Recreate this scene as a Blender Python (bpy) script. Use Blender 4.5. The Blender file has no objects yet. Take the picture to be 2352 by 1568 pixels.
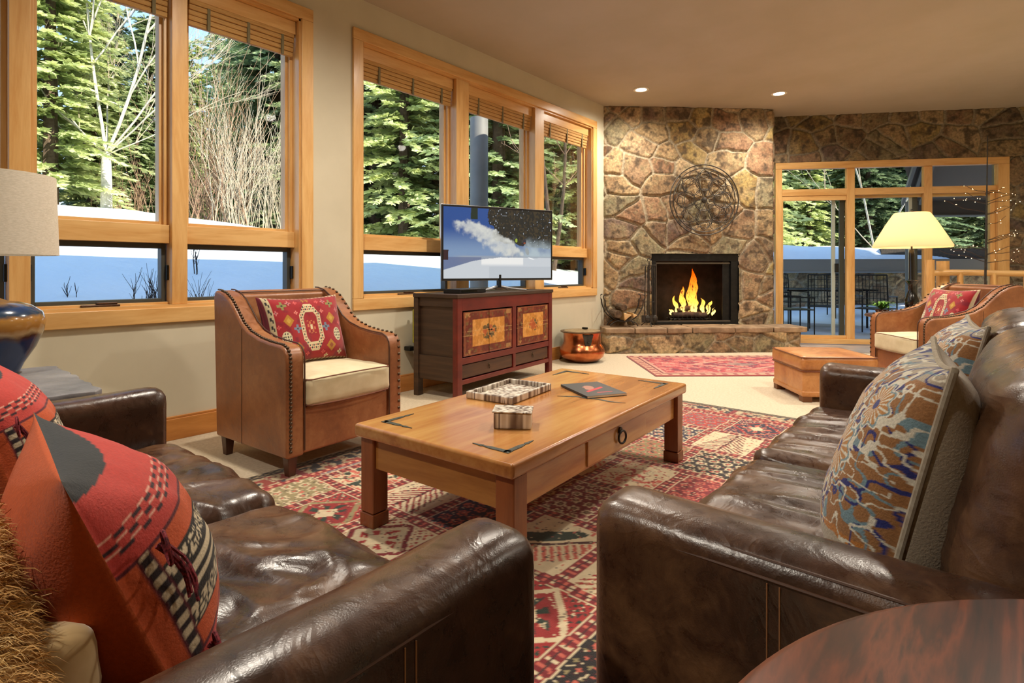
import bpy, math, random
import numpy as np
from mathutils import Vector, Matrix, Euler
PI = math.pi
SC = bpy.context.scene
COL = SC.collection
# ------------------------------------------------------------------ camera, sky, sun, lamps, exposure
HEAD = math.radians(40.14)
cam_d = bpy.data.cameras.new('camera'); cam = bpy.data.objects.new('camera', cam_d); COL.objects.link(cam)
cam.location = (0, 0, 1.0); cam.rotation_euler = (PI/2, 0, HEAD)
cam_d.sensor_width = 36; cam_d.lens = 1270/2352*36; cam_d.shift_y = -162/2352
cam_d.clip_start = .02; cam_d.clip_end = 300
SC.camera = cam
SC.view_settings.view_transform = 'Standard'; SC.view_settings.look = 'None'
SC.view_settings.gamma = 1; SC.view_settings.exposure = 0.95; SC.view_settings.use_curve_mapping = False
try:
    SC.cycles.use_denoising = True; SC.cycles.max_bounces = 8; SC.cycles.transparent_max_bounces = 12
    SC.cycles.caustics_reflective = False; SC.cycles.caustics_refractive = False
    SC.cycles.sample_clamp_indirect = 6
except Exception: pass
W = bpy.data.worlds.new('sky'); SC.world = W; W.use_nodes = True
wn = W.node_tree; bg = wn.nodes['Background']
wtc = wn.nodes.new('ShaderNodeTexCoord'); wsp = wn.nodes.new('ShaderNodeSeparateXYZ'); wr_ = wn.nodes.new('ShaderNodeValToRGB')
wn.links.new(wtc.outputs['Generated'], wsp.inputs[0]); wn.links.new(wsp.outputs[2], wr_.inputs[0]); wn.links.new(wr_.outputs[0], bg.inputs[0])
for k_, (p_, c_) in enumerate([(0.0, (.62,.72,.86)), (.25, (.36,.52,.80)), (.8, (.18,.34,.64))]):
    e_ = wr_.color_ramp.elements[k_] if k_ < 2 else wr_.color_ramp.elements.new(p_)
    e_.position = p_; e_.color = (*c_, 1)
bg.inputs[1].default_value = 1.1
SUN_DIR = Vector((.86, .12, .47)).normalized()     # towards the sun
sd = bpy.data.lights.new('sun', 'SUN'); sd.energy = 5.2; sd.angle = .009; sd.color = (1, .93, .8)
so = bpy.data.objects.new('sun', sd); COL.objects.link(so); so.rotation_euler = SUN_DIR.to_track_quat('Z', 'Y').to_euler()
CEIL = 3.10
CANS_AND_FILLS = [(-2.98, 5.85), (-1.80, 7.03), (-2.2, 3.3), (-.2, 5.9), (-2.4, 1.4), (-.3, 3.6), (-1.3, -.9), (2.0, 4.2), (1.9, 7.4)]  # first two have fixtures; the rest are added fill lamps without any
CAN_FILL_W = 25.0
def can_or_fill_light(loc):
    l = bpy.data.lights.new('can_or_fill_lamp', 'SPOT'); l.energy = CAN_FILL_W*4; l.color = (1, .90, .76); l.spot_size = math.radians(165); l.spot_blend = 1.0; l.shadow_soft_size = .06
    o = bpy.data.objects.new('can_or_fill_lamp', l); o.location = loc; COL.objects.link(o); return o

# ------------------------------------------------------------------ mesh helpers
def npmesh(name, V, F, mat=None, parent=None, smooth=True, col=None, loc=None):
    """V (n,3), F (m,4) or (m,3) or list of such arrays"""
    me = bpy.data.meshes.new(name)
    V = np.ascontiguousarray(V, dtype=np.float32)
    Fs = F if isinstance(F, list) else [F]
    Fs = [np.ascontiguousarray(f, dtype=np.int32) for f in Fs if len(f)]
    me.vertices.add(len(V)); me.vertices.foreach_set('co', V.ravel())
    idx = np.concatenate([f.ravel() for f in Fs]); tot = np.concatenate([np.full(len(f), f.shape[1], np.int32) for f in Fs])
    st = np.concatenate([[0], np.cumsum(tot)[:-1]]).astype(np.int32)
    me.loops.add(len(idx)); me.loops.foreach_set('vertex_index', idx)
    me.polygons.add(len(tot)); me.polygons.foreach_set('loop_start', st)
    try: me.polygons.foreach_set('loop_total', tot)
    except Exception: pass
    me.update(calc_edges=True); me.validate()
    if smooth: me.polygons.foreach_set('use_smooth', np.ones(len(me.polygons), bool))
    if col is not None:
        a = me.color_attributes.new('Col', 'FLOAT_COLOR', 'POINT')
        c = np.ones((len(V), 4), np.float32); c[:, :3] = col
        a.data.foreach_set('color', c.ravel())
    if mat: me.materials.append(mat)
    o = bpy.data.objects.new(name, me); COL.objects.link(o)
    if parent: o.parent = parent
    if loc is not None: o.location = loc
    return o
class MB:
    def __init__(s): s.v = []; s.q = []; s.t = []; s.ng = []; s.n = 0
    def add(s, V, quads=None, tris=None, ngons=None):
        b = s.n; s.v.append(np.asarray(V, float).reshape(-1, 3)); s.n += len(s.v[-1])
        if quads is not None and len(quads): s.q.append(np.asarray(quads) + b)
        if tris is not None and len(tris): s.t.append(np.asarray(tris) + b)
        if ngons is not None: s.ng += [[i + b for i in g] for g in ngons]
        return s
    def box(s, c, d, rz=0, R=None):
        x, y, z = [k/2 for k in d]
        V = np.array([(-x,-y,-z),(x,-y,-z),(x,y,-z),(-x,y,-z),(-x,-y,z),(x,-y,z),(x,y,z),(-x,y,z)])
        if R is None: R = np.array(Matrix.Rotation(rz, 3, 'Z'))
        V = V @ np.array(R).T + np.array(c)
        return s.add(V, [(3,2,1,0),(4,5,6,7),(0,1,5,4),(1,2,6,5),(2,3,7,6),(3,0,4,7)])
    def b2(s, x0, x1, y0, y1, z0, z1): return s.box(((x0+x1)/2, (y0+y1)/2, (z0+z1)/2), (x1-x0, y1-y0, z1-z0))
    def bar(s, p, q, w, h, up=(0,0,1)):
        p = Vector(p); q = Vector(q); d = q-p; L = d.length; d.normalize(); u = Vector(up); sx = d.cross(u)
        if sx.length < 1e-4: sx = d.cross(Vector((1,0,0)))
        sx.normalize(); u = sx.cross(d)
        R = np.array([d, sx, u]).T
        return s.box((p+q)/2, (L, w, h), R=R)
    def tube(s, P, r, n=8, caps=True, squash=1.0):
        P = np.asarray(P, float); m = len(P); r = np.broadcast_to(np.asarray(r, float), (m,))
        T = np.gradient(P, axis=0); T /= np.linalg.norm(T, axis=1)[:, None] + 1e-12
        a = np.array([0,0,1.]) if abs(T[0,2]) < .9 else np.array([1.,0,0])
        N = np.cross(T[0], a); N /= np.linalg.norm(N); Ns = [N]
        for i in range(1, m):
            N = Ns[-1] - T[i]*np.dot(Ns[-1], T[i]); N /= np.linalg.norm(N) + 1e-12; Ns.append(N)
        Ns = np.array(Ns); B = np.cross(T, Ns); th = np.linspace(0, 2*PI, n, endpoint=False)
        V = (P[:, None] + r[:, None, None]*(np.cos(th)[None, :, None]*Ns[:, None] + squash*np.sin(th)[None, :, None]*B[:, None])).reshape(-1, 3)
        i = np.arange(m-1)[:, None]*n; j = np.arange(n)[None]; k = (j+1) % n
        Q = np.stack([i+j, i+k, i+n+k, i+n+j], -1).reshape(-1, 4)
        s.add(V, Q, ngons=[list(range(n))[::-1], list(range((m-1)*n, m*n))] if caps else None); return s
    def cyl(s, p, q, r0, r1=None, n=20): return s.tube([p, q], [r0, r0 if r1 is None else r1], n)
    def lathe(s, prof, c=(0,0,0), n=40, cap=True):
        prof = np.array(prof, float); th = np.linspace(0, 2*PI, n, endpoint=False); m = len(prof)
        V = np.stack([prof[:,0:1]*np.cos(th), prof[:,0:1]*np.sin(th), np.repeat(prof[:,1:2], n, 1)], -1).reshape(-1,3) + np.array(c)
        i = np.arange(m-1)[:, None]*n; j = np.arange(n)[None]; k = (j+1) % n
        s.add(V, np.stack([i+j, i+k, i+n+k, i+n+j], -1).reshape(-1,4), ngons=[list(range(n))[::-1], list(range((m-1)*n, m*n))] if cap else None); return s
    def prism(s, poly, z0, z1):
        n = len(poly); V = [(x, y, z0) for x, y in poly] + [(x, y, z1) for x, y in poly]
        return s.add(V, [(i, (i+1) % n, n+(i+1) % n, n+i) for i in range(n)], ngons=[list(range(n))[::-1], list(range(n, 2*n))])
    def extr(s, poly, axis, a, b):
        """prism along axis 'x' (poly in y,z) or 'y' (poly in x,z)"""
        n = len(poly)
        f = (lambda p, t: (t, p[0], p[1])) if axis == 'x' else (lambda p, t: (p[0], t, p[1]))
        V = [f(p, a) for p in poly] + [f(p, b) for p in poly]
        return s.add(V, [(i, (i+1) % n, n+(i+1) % n, n+i) for i in range(n)], ngons=[list(range(n))[::-1], list(range(n, 2*n))])
    def sph(s, c, r, n=10, m=6):
        r = np.broadcast_to(np.asarray(r, float), (3,)); ph = np.linspace(-PI/2+.05, PI/2-.05, m)
        V = [(c[0]+r[0]*math.cos(p)*math.cos(t), c[1]+r[1]*math.cos(p)*math.sin(t), c[2]+r[2]*math.sin(p)) for p in ph for t in np.linspace(0, 2*PI, n, endpoint=False)]
        i = np.arange(m-1)[:, None]*n; j = np.arange(n)[None]; k = (j+1) % n
        return s.add(V, np.stack([i+j, i+k, i+n+k, i+n+j], -1).reshape(-1,4), ngons=[list(range(n))[::-1], list(range((m-1)*n, m*n))])
    def build(s, name, mat, parent=None, bevel=0, smooth=False, seg=2, loc=None, rz=None):
        me = bpy.data.meshes.new(name); V = np.concatenate(s.v)
        faces = [tuple(f) for q in s.q for f in q.tolist()] + [tuple(f) for t in s.t for f in t.tolist()] + [tuple(g) for g in s.ng]
        me.from_pydata(V.tolist(), [], faces); me.update()
        if smooth: me.polygons.foreach_set('use_smooth', np.ones(len(me.polygons), bool))
        if mat: me.materials.append(mat)
        o = bpy.data.objects.new(name, me); COL.objects.link(o)
        if parent: o.parent = parent
        if loc is not None: o.location = loc
        if rz is not None: o.rotation_euler = (0, 0, rz)
        if bevel:
            b = o.modifiers.new('bevel', 'BEVEL'); b.width = bevel; b.segments = seg; b.limit_method = 'ANGLE'; b.angle_limit = .6
            me.polygons.foreach_set('use_smooth', np.ones(len(me.polygons), bool))
            w = o.modifiers.new('wn', 'WEIGHTED_NORMAL'); w.keep_sharp = True
        elif smooth:
            try: me.set_sharp_from_angle(angle=.7)
            except Exception: pass
        return o
def tag(o, label=None, cat=None, group=None, kind=None):
    if label: o['label'] = label
    if cat: o['category'] = cat
    if group: o['group'] = group
    if kind: o['kind'] = kind
    return o
def thing(name, label, cat, loc=(0,0,0), rz=0, group=None):
    o = bpy.data.objects.new(name, None); COL.objects.link(o); o.location = loc; o.rotation_euler = (0, 0, rz); o.empty_display_size = .1
    return tag(o, label, cat, group)
def dup(root, loc, rz=0, label=None, group=None, scale=None):
    def rec(o, par):
        c = o.copy(); COL.objects.link(c)
        if par: c.parent = par
        for ch in o.children: rec(ch, c)
        return c
    r = rec(root, None); r.location = loc; r.rotation_euler = (0, 0, rz)
    if scale is not None: r.scale = (scale,)*3
    if label: r['label'] = label
    if group: r['group'] = group
    return r
# ------------------------------------------------------------------ numpy noise
def vnoise(P, seed=0):
    P = np.asarray(P, float); I = np.floor(P).astype(np.int64); f = P - I; f = f*f*(3-2*f)
    D = P.shape[1]
    def h(J):
        x = (J[:,0]*374761393 + J[:,1]*668265263 + (J[:,2]*2147483647 if D > 2 else 0) + seed*144665) & 0xffffffff
        x = ((x ^ (x >> 13))*1274126177) & 0xffffffff; x = ((x ^ (x >> 16))*2246822519) & 0xffffffff; x = x ^ (x >> 15)
        return x/4294967295.0
    out = 0
    for c in range(2**D):
        o = np.array([(c >> k) & 1 for k in range(D)]); w = np.prod(np.where(o, f, 1-f), axis=1); out = out + w*h(I+o)
    return out*2-1
def fbm(P, seed=0, octv=4, gain=.5):
    P = np.asarray(P, float); a = 1; t = 0; n = 0
    for k in range(octv): t = t + a*vnoise(P*2**k + 17.3*k, seed+k); n += a; a *= gain
    return t/n
def hash2(i, j, seed=0):
    x = (i.astype(np.int64)*73856093 ^ j.astype(np.int64)*19349663 ^ seed*83492791) & 0xffffffff
    x = ((x ^ (x >> 15))*2246822519) & 0xffffffff; x = ((x ^ (x >> 13))*3266489917) & 0xffffffff; x ^= x >> 16
    return x/4294967295.0
def sstep(a, b, x): t = np.clip((x-a)/(b-a), 0, 1); return t*t*(3-2*t)
def mixc(c, d, m): return c*(1-m[..., None]) + np.array(d)*m[..., None]
def lin(*rgb):      # 0..255 sRGB -> linear
    c = np.array(rgb)/255.; return tuple(np.where(c <= .04045, c/12.92, ((c+.055)/1.055)**2.4))
# ------------------------------------------------------------------ materials
def newmat(name):
    m = bpy.data.materials.new(name); m.use_nodes = True; nt = m.node_tree; b = nt.nodes['Principled BSDF']; return m, nt, b
def N(nt, t, **k):
    n = nt.nodes.new(t)
    for a, v in k.items(): setattr(n, a, v)
    return n
def coords(nt, scale=(1,1,1), rot=(0,0,0)):
    tc = N(nt, 'ShaderNodeTexCoord'); mp = N(nt, 'ShaderNodeMapping'); mp.inputs['Scale'].default_value = scale; mp.inputs['Rotation'].default_value = rot
    nt.links.new(tc.outputs['Object'], mp.inputs[0]); return mp.outputs[0]
def noise(nt, vec, scale, detail=5, rough=.55, dist=0):
    n = N(nt, 'ShaderNodeTexNoise'); n.inputs['Scale'].default_value = scale; n.inputs['Detail'].default_value = detail
    n.inputs['Roughness'].default_value = rough; n.inputs['Distortion'].default_value = dist; nt.links.new(vec, n.inputs['Vector']); return n.outputs['Fac']
def ramp(nt, fac, stops):
    r = N(nt, 'ShaderNodeValToRGB'); e = r.color_ramp.elements
    while len(e) < len(stops): e.new(.5)
    for k, (p, c) in enumerate(stops): e[k].position = p; e[k].color = (*c, 1) if len(c) == 3 else c
    nt.links.new(fac, r.inputs[0]); return r.outputs[0]
def bump(nt, b, h, strength=.3, dist=.01):
    n = N(nt, 'ShaderNodeBump'); n.inputs['Strength'].default_value = strength; n.inputs['Distance'].default_value = dist
    nt.links.new(h, n.inputs['Height']); nt.links.new(n.outputs[0], b.inputs['Normal']); return n
def pm(name, c1, c2=None, scale=8, rough=.6, metal=0, bs=0, bscale=60, bd=.004, stretch=(1,1,1), coat=0, sheen=0, spec=None, lo=.35, hi=.65, dist=0, detail=5):
    m, nt, b = newmat(name); b.inputs['Roughness'].default_value = rough; b.inputs['Metallic'].default_value = metal
    b.inputs['Base Color'].default_value = (*c1, 1)
    if coat: b.inputs['Coat Weight'].default_value = coat; b.inputs['Coat Roughness'].default_value = .15
    if sheen: b.inputs['Sheen Weight'].default_value = sheen
    if spec is not None: b.inputs['Specular IOR Level'].default_value = spec
    v = coords(nt, stretch)
    if c2 is not None: nt.links.new(ramp(nt, noise(nt, v, scale, detail=detail, dist=dist), [(lo, c1), (hi, c2)]), b.inputs['Base Color'])
    if bs: bump(nt, b, noise(nt, v, bscale), bs, bd)
    return m
def wood(name, c1, c2, axis='x', rough=.4, scale=5, knots=True, coat=.15, mix3=None):
    """grain runs along axis"""
    m, nt, b = newmat(name); b.inputs['Roughness'].default_value = rough; b.inputs['Coat Weight'].default_value = coat; b.inputs['Coat Roughness'].default_value = .2
    st = {'x': (.12,1,1), 'y': (1,.12,1), 'z': (1,1,.12)}[axis]
    v = coords(nt, st); g = noise(nt, v, scale*2, 6, .6, 1.2); f = noise(nt, v, scale*14, 3, .6, .3)
    mm = N(nt, 'ShaderNodeMath', operation='MULTIPLY_ADD'); mm.inputs[1].default_value = .3; nt.links.new(f, mm.inputs[0]); nt.links.new(g, mm.inputs[2])
    stops = [(.45, c1), (.75, c2)] if mix3 is None else [(.42, c1), (.6, c2), (.82, mix3)]
    nt.links.new(ramp(nt, mm.outputs[0], stops), b.inputs['Base Color']); bump(nt, b, mm.outputs[0], .12, .002)
    return m
def cm(name, rough=.7, bs=.2, bscale=300, bd=.002, metal=0, coat=0, sheen=0, nz=0, nscale=30, emit=0, spec=.5):
    """base colour from the mesh's own colour pattern"""
    m, nt, b = newmat(name); b.inputs['Roughness'].default_value = rough; b.inputs['Metallic'].default_value = metal
    b.inputs['Coat Weight'].default_value = coat; b.inputs['Sheen Weight'].default_value = sheen; b.inputs['Specular IOR Level'].default_value = spec
    a = N(nt, 'ShaderNodeVertexColor'); a.layer_name = 'Col'; c = a.outputs[0]; v = coords(nt)
    if nz:
        mx = N(nt, 'ShaderNodeMix', data_type='RGBA', blend_type='MULTIPLY'); mx.inputs['Factor'].default_value = nz
        nt.links.new(c, mx.inputs[6]); nt.links.new(ramp(nt, noise(nt, v, nscale, 6), [(.3, (.35,.35,.35)), (.7, (1.3,1.3,1.3))]), mx.inputs[7]); c = mx.outputs[2]
    nt.links.new(c, b.inputs['Base Color'])
    if emit: nt.links.new(c, b.inputs['Emission Color']); b.inputs['Emission Strength'].default_value = emit
    if bs: bump(nt, b, noise(nt, v, bscale, 3), bs, bd)
    return m
def emis(name, c, s):
    m, nt, b = newmat(name); b.inputs['Base Color'].default_value = (*c, 1); b.inputs['Emission Color'].default_value = (*c, 1); b.inputs['Emission Strength'].default_value = s; return m
def leather(name, c1, c2, c3, rough=.33, wr=.5):
    m, nt, b = newmat(name); v = coords(nt)
    n1 = noise(nt, v, 3.2, 6, .6, .4); n2 = noise(nt, v, 22, 5, .65, .8)
    mm = N(nt, 'ShaderNodeMath', operation='MULTIPLY_ADD'); mm.inputs[1].default_value = .45; nt.links.new(n2, mm.inputs[0]); nt.links.new(n1, mm.inputs[2])
    nt.links.new(ramp(nt, mm.outputs[0], [(.5, c1), (.72, c2), (.93, c3)]), b.inputs['Base Color'])
    nt.links.new(ramp(nt, n2, [(.3, (rough*.75,)*3), (.7, (rough*1.35,)*3)]), b.inputs['Roughness'])
    b.inputs['Coat Weight'].default_value = .22; b.inputs['Coat Roughness'].default_value = .25; b.inputs['Specular IOR Level'].default_value = .5
    vo = N(nt, 'ShaderNodeTexVoronoi'); vo.inputs['Scale'].default_value = 260; vo.feature = 'DISTANCE_TO_EDGE'; nt.links.new(v, vo.inputs['Vector'])
    n3 = noise(nt, v, 9, 3, .5, 1.8)
    ab = N(nt, 'ShaderNodeMath', operation='SUBTRACT'); ab.inputs[1].default_value = .5; nt.links.new(n3, ab.inputs[0]); aa = N(nt, 'ShaderNodeMath', operation='ABSOLUTE'); nt.links.new(ab.outputs[0], aa.inputs[0])
    rg_ = ramp(nt, aa.outputs[0], [(.0, (1,1,1)), (.10, (.25,.25,.25)), (.3, (0,0,0))])
    ma = N(nt, 'ShaderNodeMath', operation='MULTIPLY_ADD'); ma.inputs[1].default_value = wr*9; nt.links.new(rg_, ma.inputs[0]); nt.links.new(vo.outputs[0], ma.inputs[2])
    bump(nt, b, ma.outputs[0], .09, .003); return m
def glassmat(name, tint=(1,1,1), refl=.5):
    m = bpy.data.materials.new(name); m.use_nodes = True; nt = m.node_tree; nt.nodes.clear()
    o = N(nt, 'ShaderNodeOutputMaterial'); mx = N(nt, 'ShaderNodeMixShader'); t = N(nt, 'ShaderNodeBsdfTransparent'); g = N(nt, 'ShaderNodeBsdfGlossy')
    g.inputs['Roughness'].default_value = .02; t.inputs[0].default_value = (*tint, 1); fr = N(nt, 'ShaderNodeFresnel'); fr.inputs[0].default_value = 1.25
    ml = N(nt, 'ShaderNodeMath', operation='MULTIPLY'); ml.inputs[1].default_value = refl
    nt.links.new(fr.outputs[0], ml.inputs[0]); nt.links.new(ml.outputs[0], mx.inputs[0]); nt.links.new(t.outputs[0], mx.inputs[1]); nt.links.new(g.outputs[0], mx.inputs[2]); nt.links.new(mx.outputs[0], o.inputs[0]); return m
M = {}
M['wall'] = pm('wall_paint', lin(204,196,172), lin(210,202,178), 3, .85, bs=.12, bscale=180, bd=.001)
M['ceil'] = pm('ceiling_paint', lin(178,166,146), lin(184,172,154), 2, .9)
M['carpet'] = pm('carpet_pile', lin(206,188,156), lin(224,208,180), 60, .95, bs=.6, bscale=420, bd=.004, sheen=.3)
for ax in 'xyz': M['pine_'+ax] = wood('pine_'+ax, lin(206,152,86), lin(228,184,120), ax, .35, 4)
M['baseb'] = wood('baseboard_wood', lin(178,112,50), lin(208,142,74), 'y', .4, 4)
M['glass'] = glassmat('window_glass', (.97,.99,.98), .45)
M['blackm'] = pm('black_metal', (.012,.012,.012), (.02,.02,.018), 20, .45, metal=.6)
M['iron'] = pm('wrought_iron', (.03,.027,.022), (.06,.05,.04), 30, .5, metal=.5)
M['bronze'] = pm('dark_bronze', lin(92,60,38), lin(60,40,26), 40, .4, metal=.5)
M['grey_frame'] = pm('grey_window_clad', lin(70,70,64), None, rough=.5)
M['leather_dark'] = leather('brown_sofa_leather', lin(38,24,17), lin(66,41,28), lin(108,76,50), .30, .35)
M['leather_tan'] = leather('saddle_leather', lin(122,74,44), lin(150,94,56), lin(174,120,76), .38, .2)
M['leather_ott'] = leather('ottoman_leather', lin(150,88,44), lin(184,120,64), lin(206,146,90), .38, .2)
M['stitch'] = pm('tan_thread', lin(150,104,66), None, rough=.8)
M['seam'] = pm('leather_seam', lin(78,48,30), None, rough=.5)
M['cream'] = pm('cream_fabric', lin(214,200,160), lin(226,214,178), 12, .9, bs=.3, bscale=500, bd=.001, sheen=.3)
M['piping'] = pm('brown_piping', lin(112,62,38), None, rough=.6)
M['darkwood'] = wood('dark_leg_wood', lin(52,26,16), lin(80,42,26), 'z', .4)
M['nail'] = pm('antique_nail', lin(110,92,74), lin(60,48,38), 80, .35, metal=.9)
M['white_metal'] = pm('pale_metal', lin(196,200,196), None, rough=.4)
# ------------------------------------------------------------------ the room
WX = -3.65
A0 = Vector((-3.66, 6.14)); B0 = Vector((-2.04, 7.70)); C0 = Vector((-2.13, 8.11)); D0 = Vector((.465, 9.68))
def st(o): o['kind'] = 'structure'; return o
mb = MB(); mb.prism([(-3.65,-4.2),(4,-4.2),(4,11.6),(3.65,11.6),(.47,9.68),(-2.2,8.02),(-3.65,6.14)], -.12, 0); st(mb.build('floor', M['carpet']))
mb = MB(); mb.prism([(-4.0,-4.4),(4.2,-4.4),(4.2,12.0),(3.7,12.0),(.2,9.9),(-2.3,8.4),(-4.0,6.5)], CEIL, CEIL+.12); st(mb.build('ceiling', M['ceil']))
# roof slab that shades the snow next to the house
M['roof'] = pm('roof_shingle', lin(90,80,70), lin(70,62,56), 30, .9)
mb = MB(); mb.prism([(-4.55,-8),(6,-8),(6,13),(1.6,11.9),(-2.0,9.2),(-4.55,7.2)], 3.3, 3.62); st(mb.build('roof', M['roof']))
W1 = (-1.05, 2.105, .697, 2.86)      # casing extents y0,y1,z0,z1
W2 = (2.436, 5.95, .697, 2.86)
def wall_with_holes(name, x0, x1, y0, y1, holes, mat):
    mb = MB(); ys = sorted(holes); cur = y0
    for (a, b, c, d) in ys:
        mb.b2(x0, x1, cur, a, 0, CEIL); mb.b2(x0, x1, a, b, 0, c); mb.b2(x0, x1, a, b, d, CEIL); cur = b
    mb.b2(x0, x1, cur, y1, 0, CEIL); return st(mb.build(name, mat))
wall_with_holes('wall_left', -3.85, WX, -4.2, 6.16, [(W1[0]+.09, W1[1]-.09, W1[2]+.085, W1[3]-.085), (W2[0]+.085, W2[1]-.095, W2[2]+.085, W2[3]-.085)], M['wall'])
mb = MB(); mb.b2(3.9, 4.1, -4.2, 11.9, 0, CEIL); st(mb.build('wall_right', M['wall']))
mb = MB(); mb.b2(-3.85, 4.1, -4.4, -4.2, 0, CEIL); st(mb.build('wall_behind', M['wall']))
# baseboard
mb = MB(); mb.b2(WX, WX+.016, -4.2, 6.1, 0, .125); mb.b2(WX, WX+.011, -4.2, 6.1, .125, .14); st(mb.build('baseboard_left', M['baseb'], bevel=.003))

def window_unit(name, ext, bays, zt, cas=.088):
    """bays: glass bays between jambs (y0,y1). zt=(lower bottom, lower top, rail top, upper top)"""
    y0, y1, z0, z1 = ext; py, pz, px = M['pine_y'], M['pine_z'], M['pine_x']
    root = bpy.data.objects.new(name, None); COL.objects.link(root); root.location = (WX, (y0+y1)/2, z0); root['kind'] = 'structure'
    oy = (y0+y1)/2; oz = z0
    def B(mb, xa, xb, ya, yb, za, zb): mb.b2(xa-WX, xb-WX, ya-oy, yb-oy, za-oz, zb-oz)
    mb = MB(); xa, xb = WX+.001, WX+.022
    B(mb, xa, xb, y0, y1, z1-cas, z1); B(mb, xa, xb, y0, y1, z0, z0+cas); mb.build('casing', py, root, bevel=.004)
    mb = MB(); B(mb, xa, xb, y0, y0+cas, z0+cas+.001, z1-cas-.001); B(mb, xa, xb, y1-cas, y1, z0+cas+.001, z1-cas-.001); mb.build('casing', pz, root, bevel=.004)
    # jamb liners
    a, b = y0+cas, y1-cas; c, d = z0+cas, z1-cas
    mb = MB(); B(mb, -3.84, WX+.003, a-.003, a+.014, c, d); B(mb, -3.84, WX+.003, b-.014, b+.003, c, d); mb.build('side_jamb', pz, root)
    mb = MB(); B(mb, -3.84, WX+.003, a, b, c-.003, c+.016); B(mb, -3.84, WX+.003, a, b, d-.016, d+.003); mb.build('sill', py, root)
    for k in range(len(bays)-1):
        m0, m1 = bays[k][1], bays[k+1][0]
        mb = MB(); B(mb, -3.84, -3.67 if m1-m0 < .12 else WX+.012, m0, m1, c+.016, d-.016); mb.build('mullion', pz, root, bevel=.003)
    lb, lt, ut, top = zt
    for (p, q) in bays:
        mb = MB(); B(mb, -3.83, -3.705, p, q, lt, ut); mb.build('transom_rail', py, root, bevel=.003)
        # upper sash: stepped stops
        mb = MB()
        for (w, x0_, x1_) in ((.022, -3.83, -3.735), (.040, -3.83, -3.765)):
            B(mb, x0_, x1_, p, p+w, ut, d-.016); B(mb, x0_, x1_, q-w, q, ut, d-.016)
        mb.build('sash_stile', pz, root, bevel=.002)
        mb = MB(); B(mb, -3.83, -3.765, p+.04, q-.04, ut, ut+.022); B(mb, -3.83, -3.765, p+.04, q-.04, d-.05, d-.016); mb.build('sash_rail', py, root, bevel=.002)
        mb = MB(); B(mb, -3.799, -3.795, p+.035, q-.035, ut+.015, d-.03); mb.build('pane', M['glass'], root)
        # lower awning sash in grey cladding
        mb = MB(); w = .03
        B(mb, -3.82, -3.755, p+.006, p+w, lb, lt); B(mb, -3.82, -3.755, q-w, q-.006, lb, lt); B(mb, -3.82, -3.755, p+w, q-w, lb, lb+.02); B(mb, -3.82, -3.755, p+w, q-w, lt-.03, lt)
        f = mb.build('lower_sash', M['grey_frame'], root, bevel=.002)
        mb = MB(); B(mb, -3.799, -3.795, p+w-.003, q-w+.003, lb+.015, lt-.025); mb.build('pane', M['glass'], root)
        mb = MB(); B(mb, -3.755, -3.72, p+.0, p+.012, lb+.13, lb+.22); B(mb, -3.755, -3.72, q-.012, q, lb+.13, lb+.22); mb.build('latch', M['blackm'], root, bevel=.003)
        mb = MB(); ym = (p+q)/2-.02; B(mb, -3.745, -3.70, ym-.09, ym+.09, c+.016, c+.028); B(mb, -3.735, -3.71, ym-.02, ym+.08, c+.028, c+.04); mb.build('crank', M['bronze'], root, bevel=.004)
        mb = MB(); B(mb, -3.83, -3.72, p, q, c+.0, lb); mb.build('sash_rail', py, root, bevel=.002)
    return root
B1 = [(-.94, -.27), (-.19, .487), (.57, 1.212), (1.297, 2.003)]
B2 = [(2.535, 3.53), (3.69, 4.70), (4.86, 5.841)]
window_unit('window_1', W1, B1, (.815, 1.165, 1.275, 2.7))
window_unit('window_2', W2, B2, (.815, 1.165, 1.275, 2.7))
# woven blinds, rolled up under a wood valance
M['bamboo'] = pm('woven_bamboo', lin(176,128,66), lin(222,176,108), 9, .6, stretch=(8,1,90), bs=.6, bscale=9, bd=.006)
M['cord'] = pm('blind_cord', lin(120,110,80), None, rough=.9)
def blind(y0, y1, label):
    w = y1-y0; t = thing('woven_blind', label, 'blind', (-3.69, (y0+y1)/2, 2.5), 0, 'woven wood blinds in the window bays')
    MB().b2(-.045, .012, -w/2+.006, w/2-.006, .165, .255).build('valance', M['pine_y'], t, bevel=.003)
    mb = MB(); rng = random.Random(int(y0*100))
    for k in range(5):
        z = .01 + k*.032; d = rng.uniform(.0, .006)
        mb.b2(-.04+k*.003, -.012+k*.004+d, -w/2+.014, w/2-.014, z, z+.030)
    mb.build('slats', M['bamboo'], t, bevel=.006)
    for f in (-.32, .03, .36):
        MB().b2(-.006+.004, -.006+.008+.006, f*w-.009, f*w+.009, .004, .166).build('lift_cord', M['cord'], t)
    return t
blind(-.19, .487, 'woven wood blind at the upper left corner of the photo, only its right end showing')
blind(.57, 1.212, 'woven wood blind over the bare white tree in the big left window')
blind(1.297, 2.003, 'woven wood blind in the rightmost bay of the big left window')
blind(2.535, 3.53, 'widest raised woven blind in the left bay of the triple window')
blind(3.69, 4.70, 'raised woven blind in the middle bay of the triple window behind the television')
blind(4.86, 5.83, 'raised woven blind in the bay nearest the stone fireplace')

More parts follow.
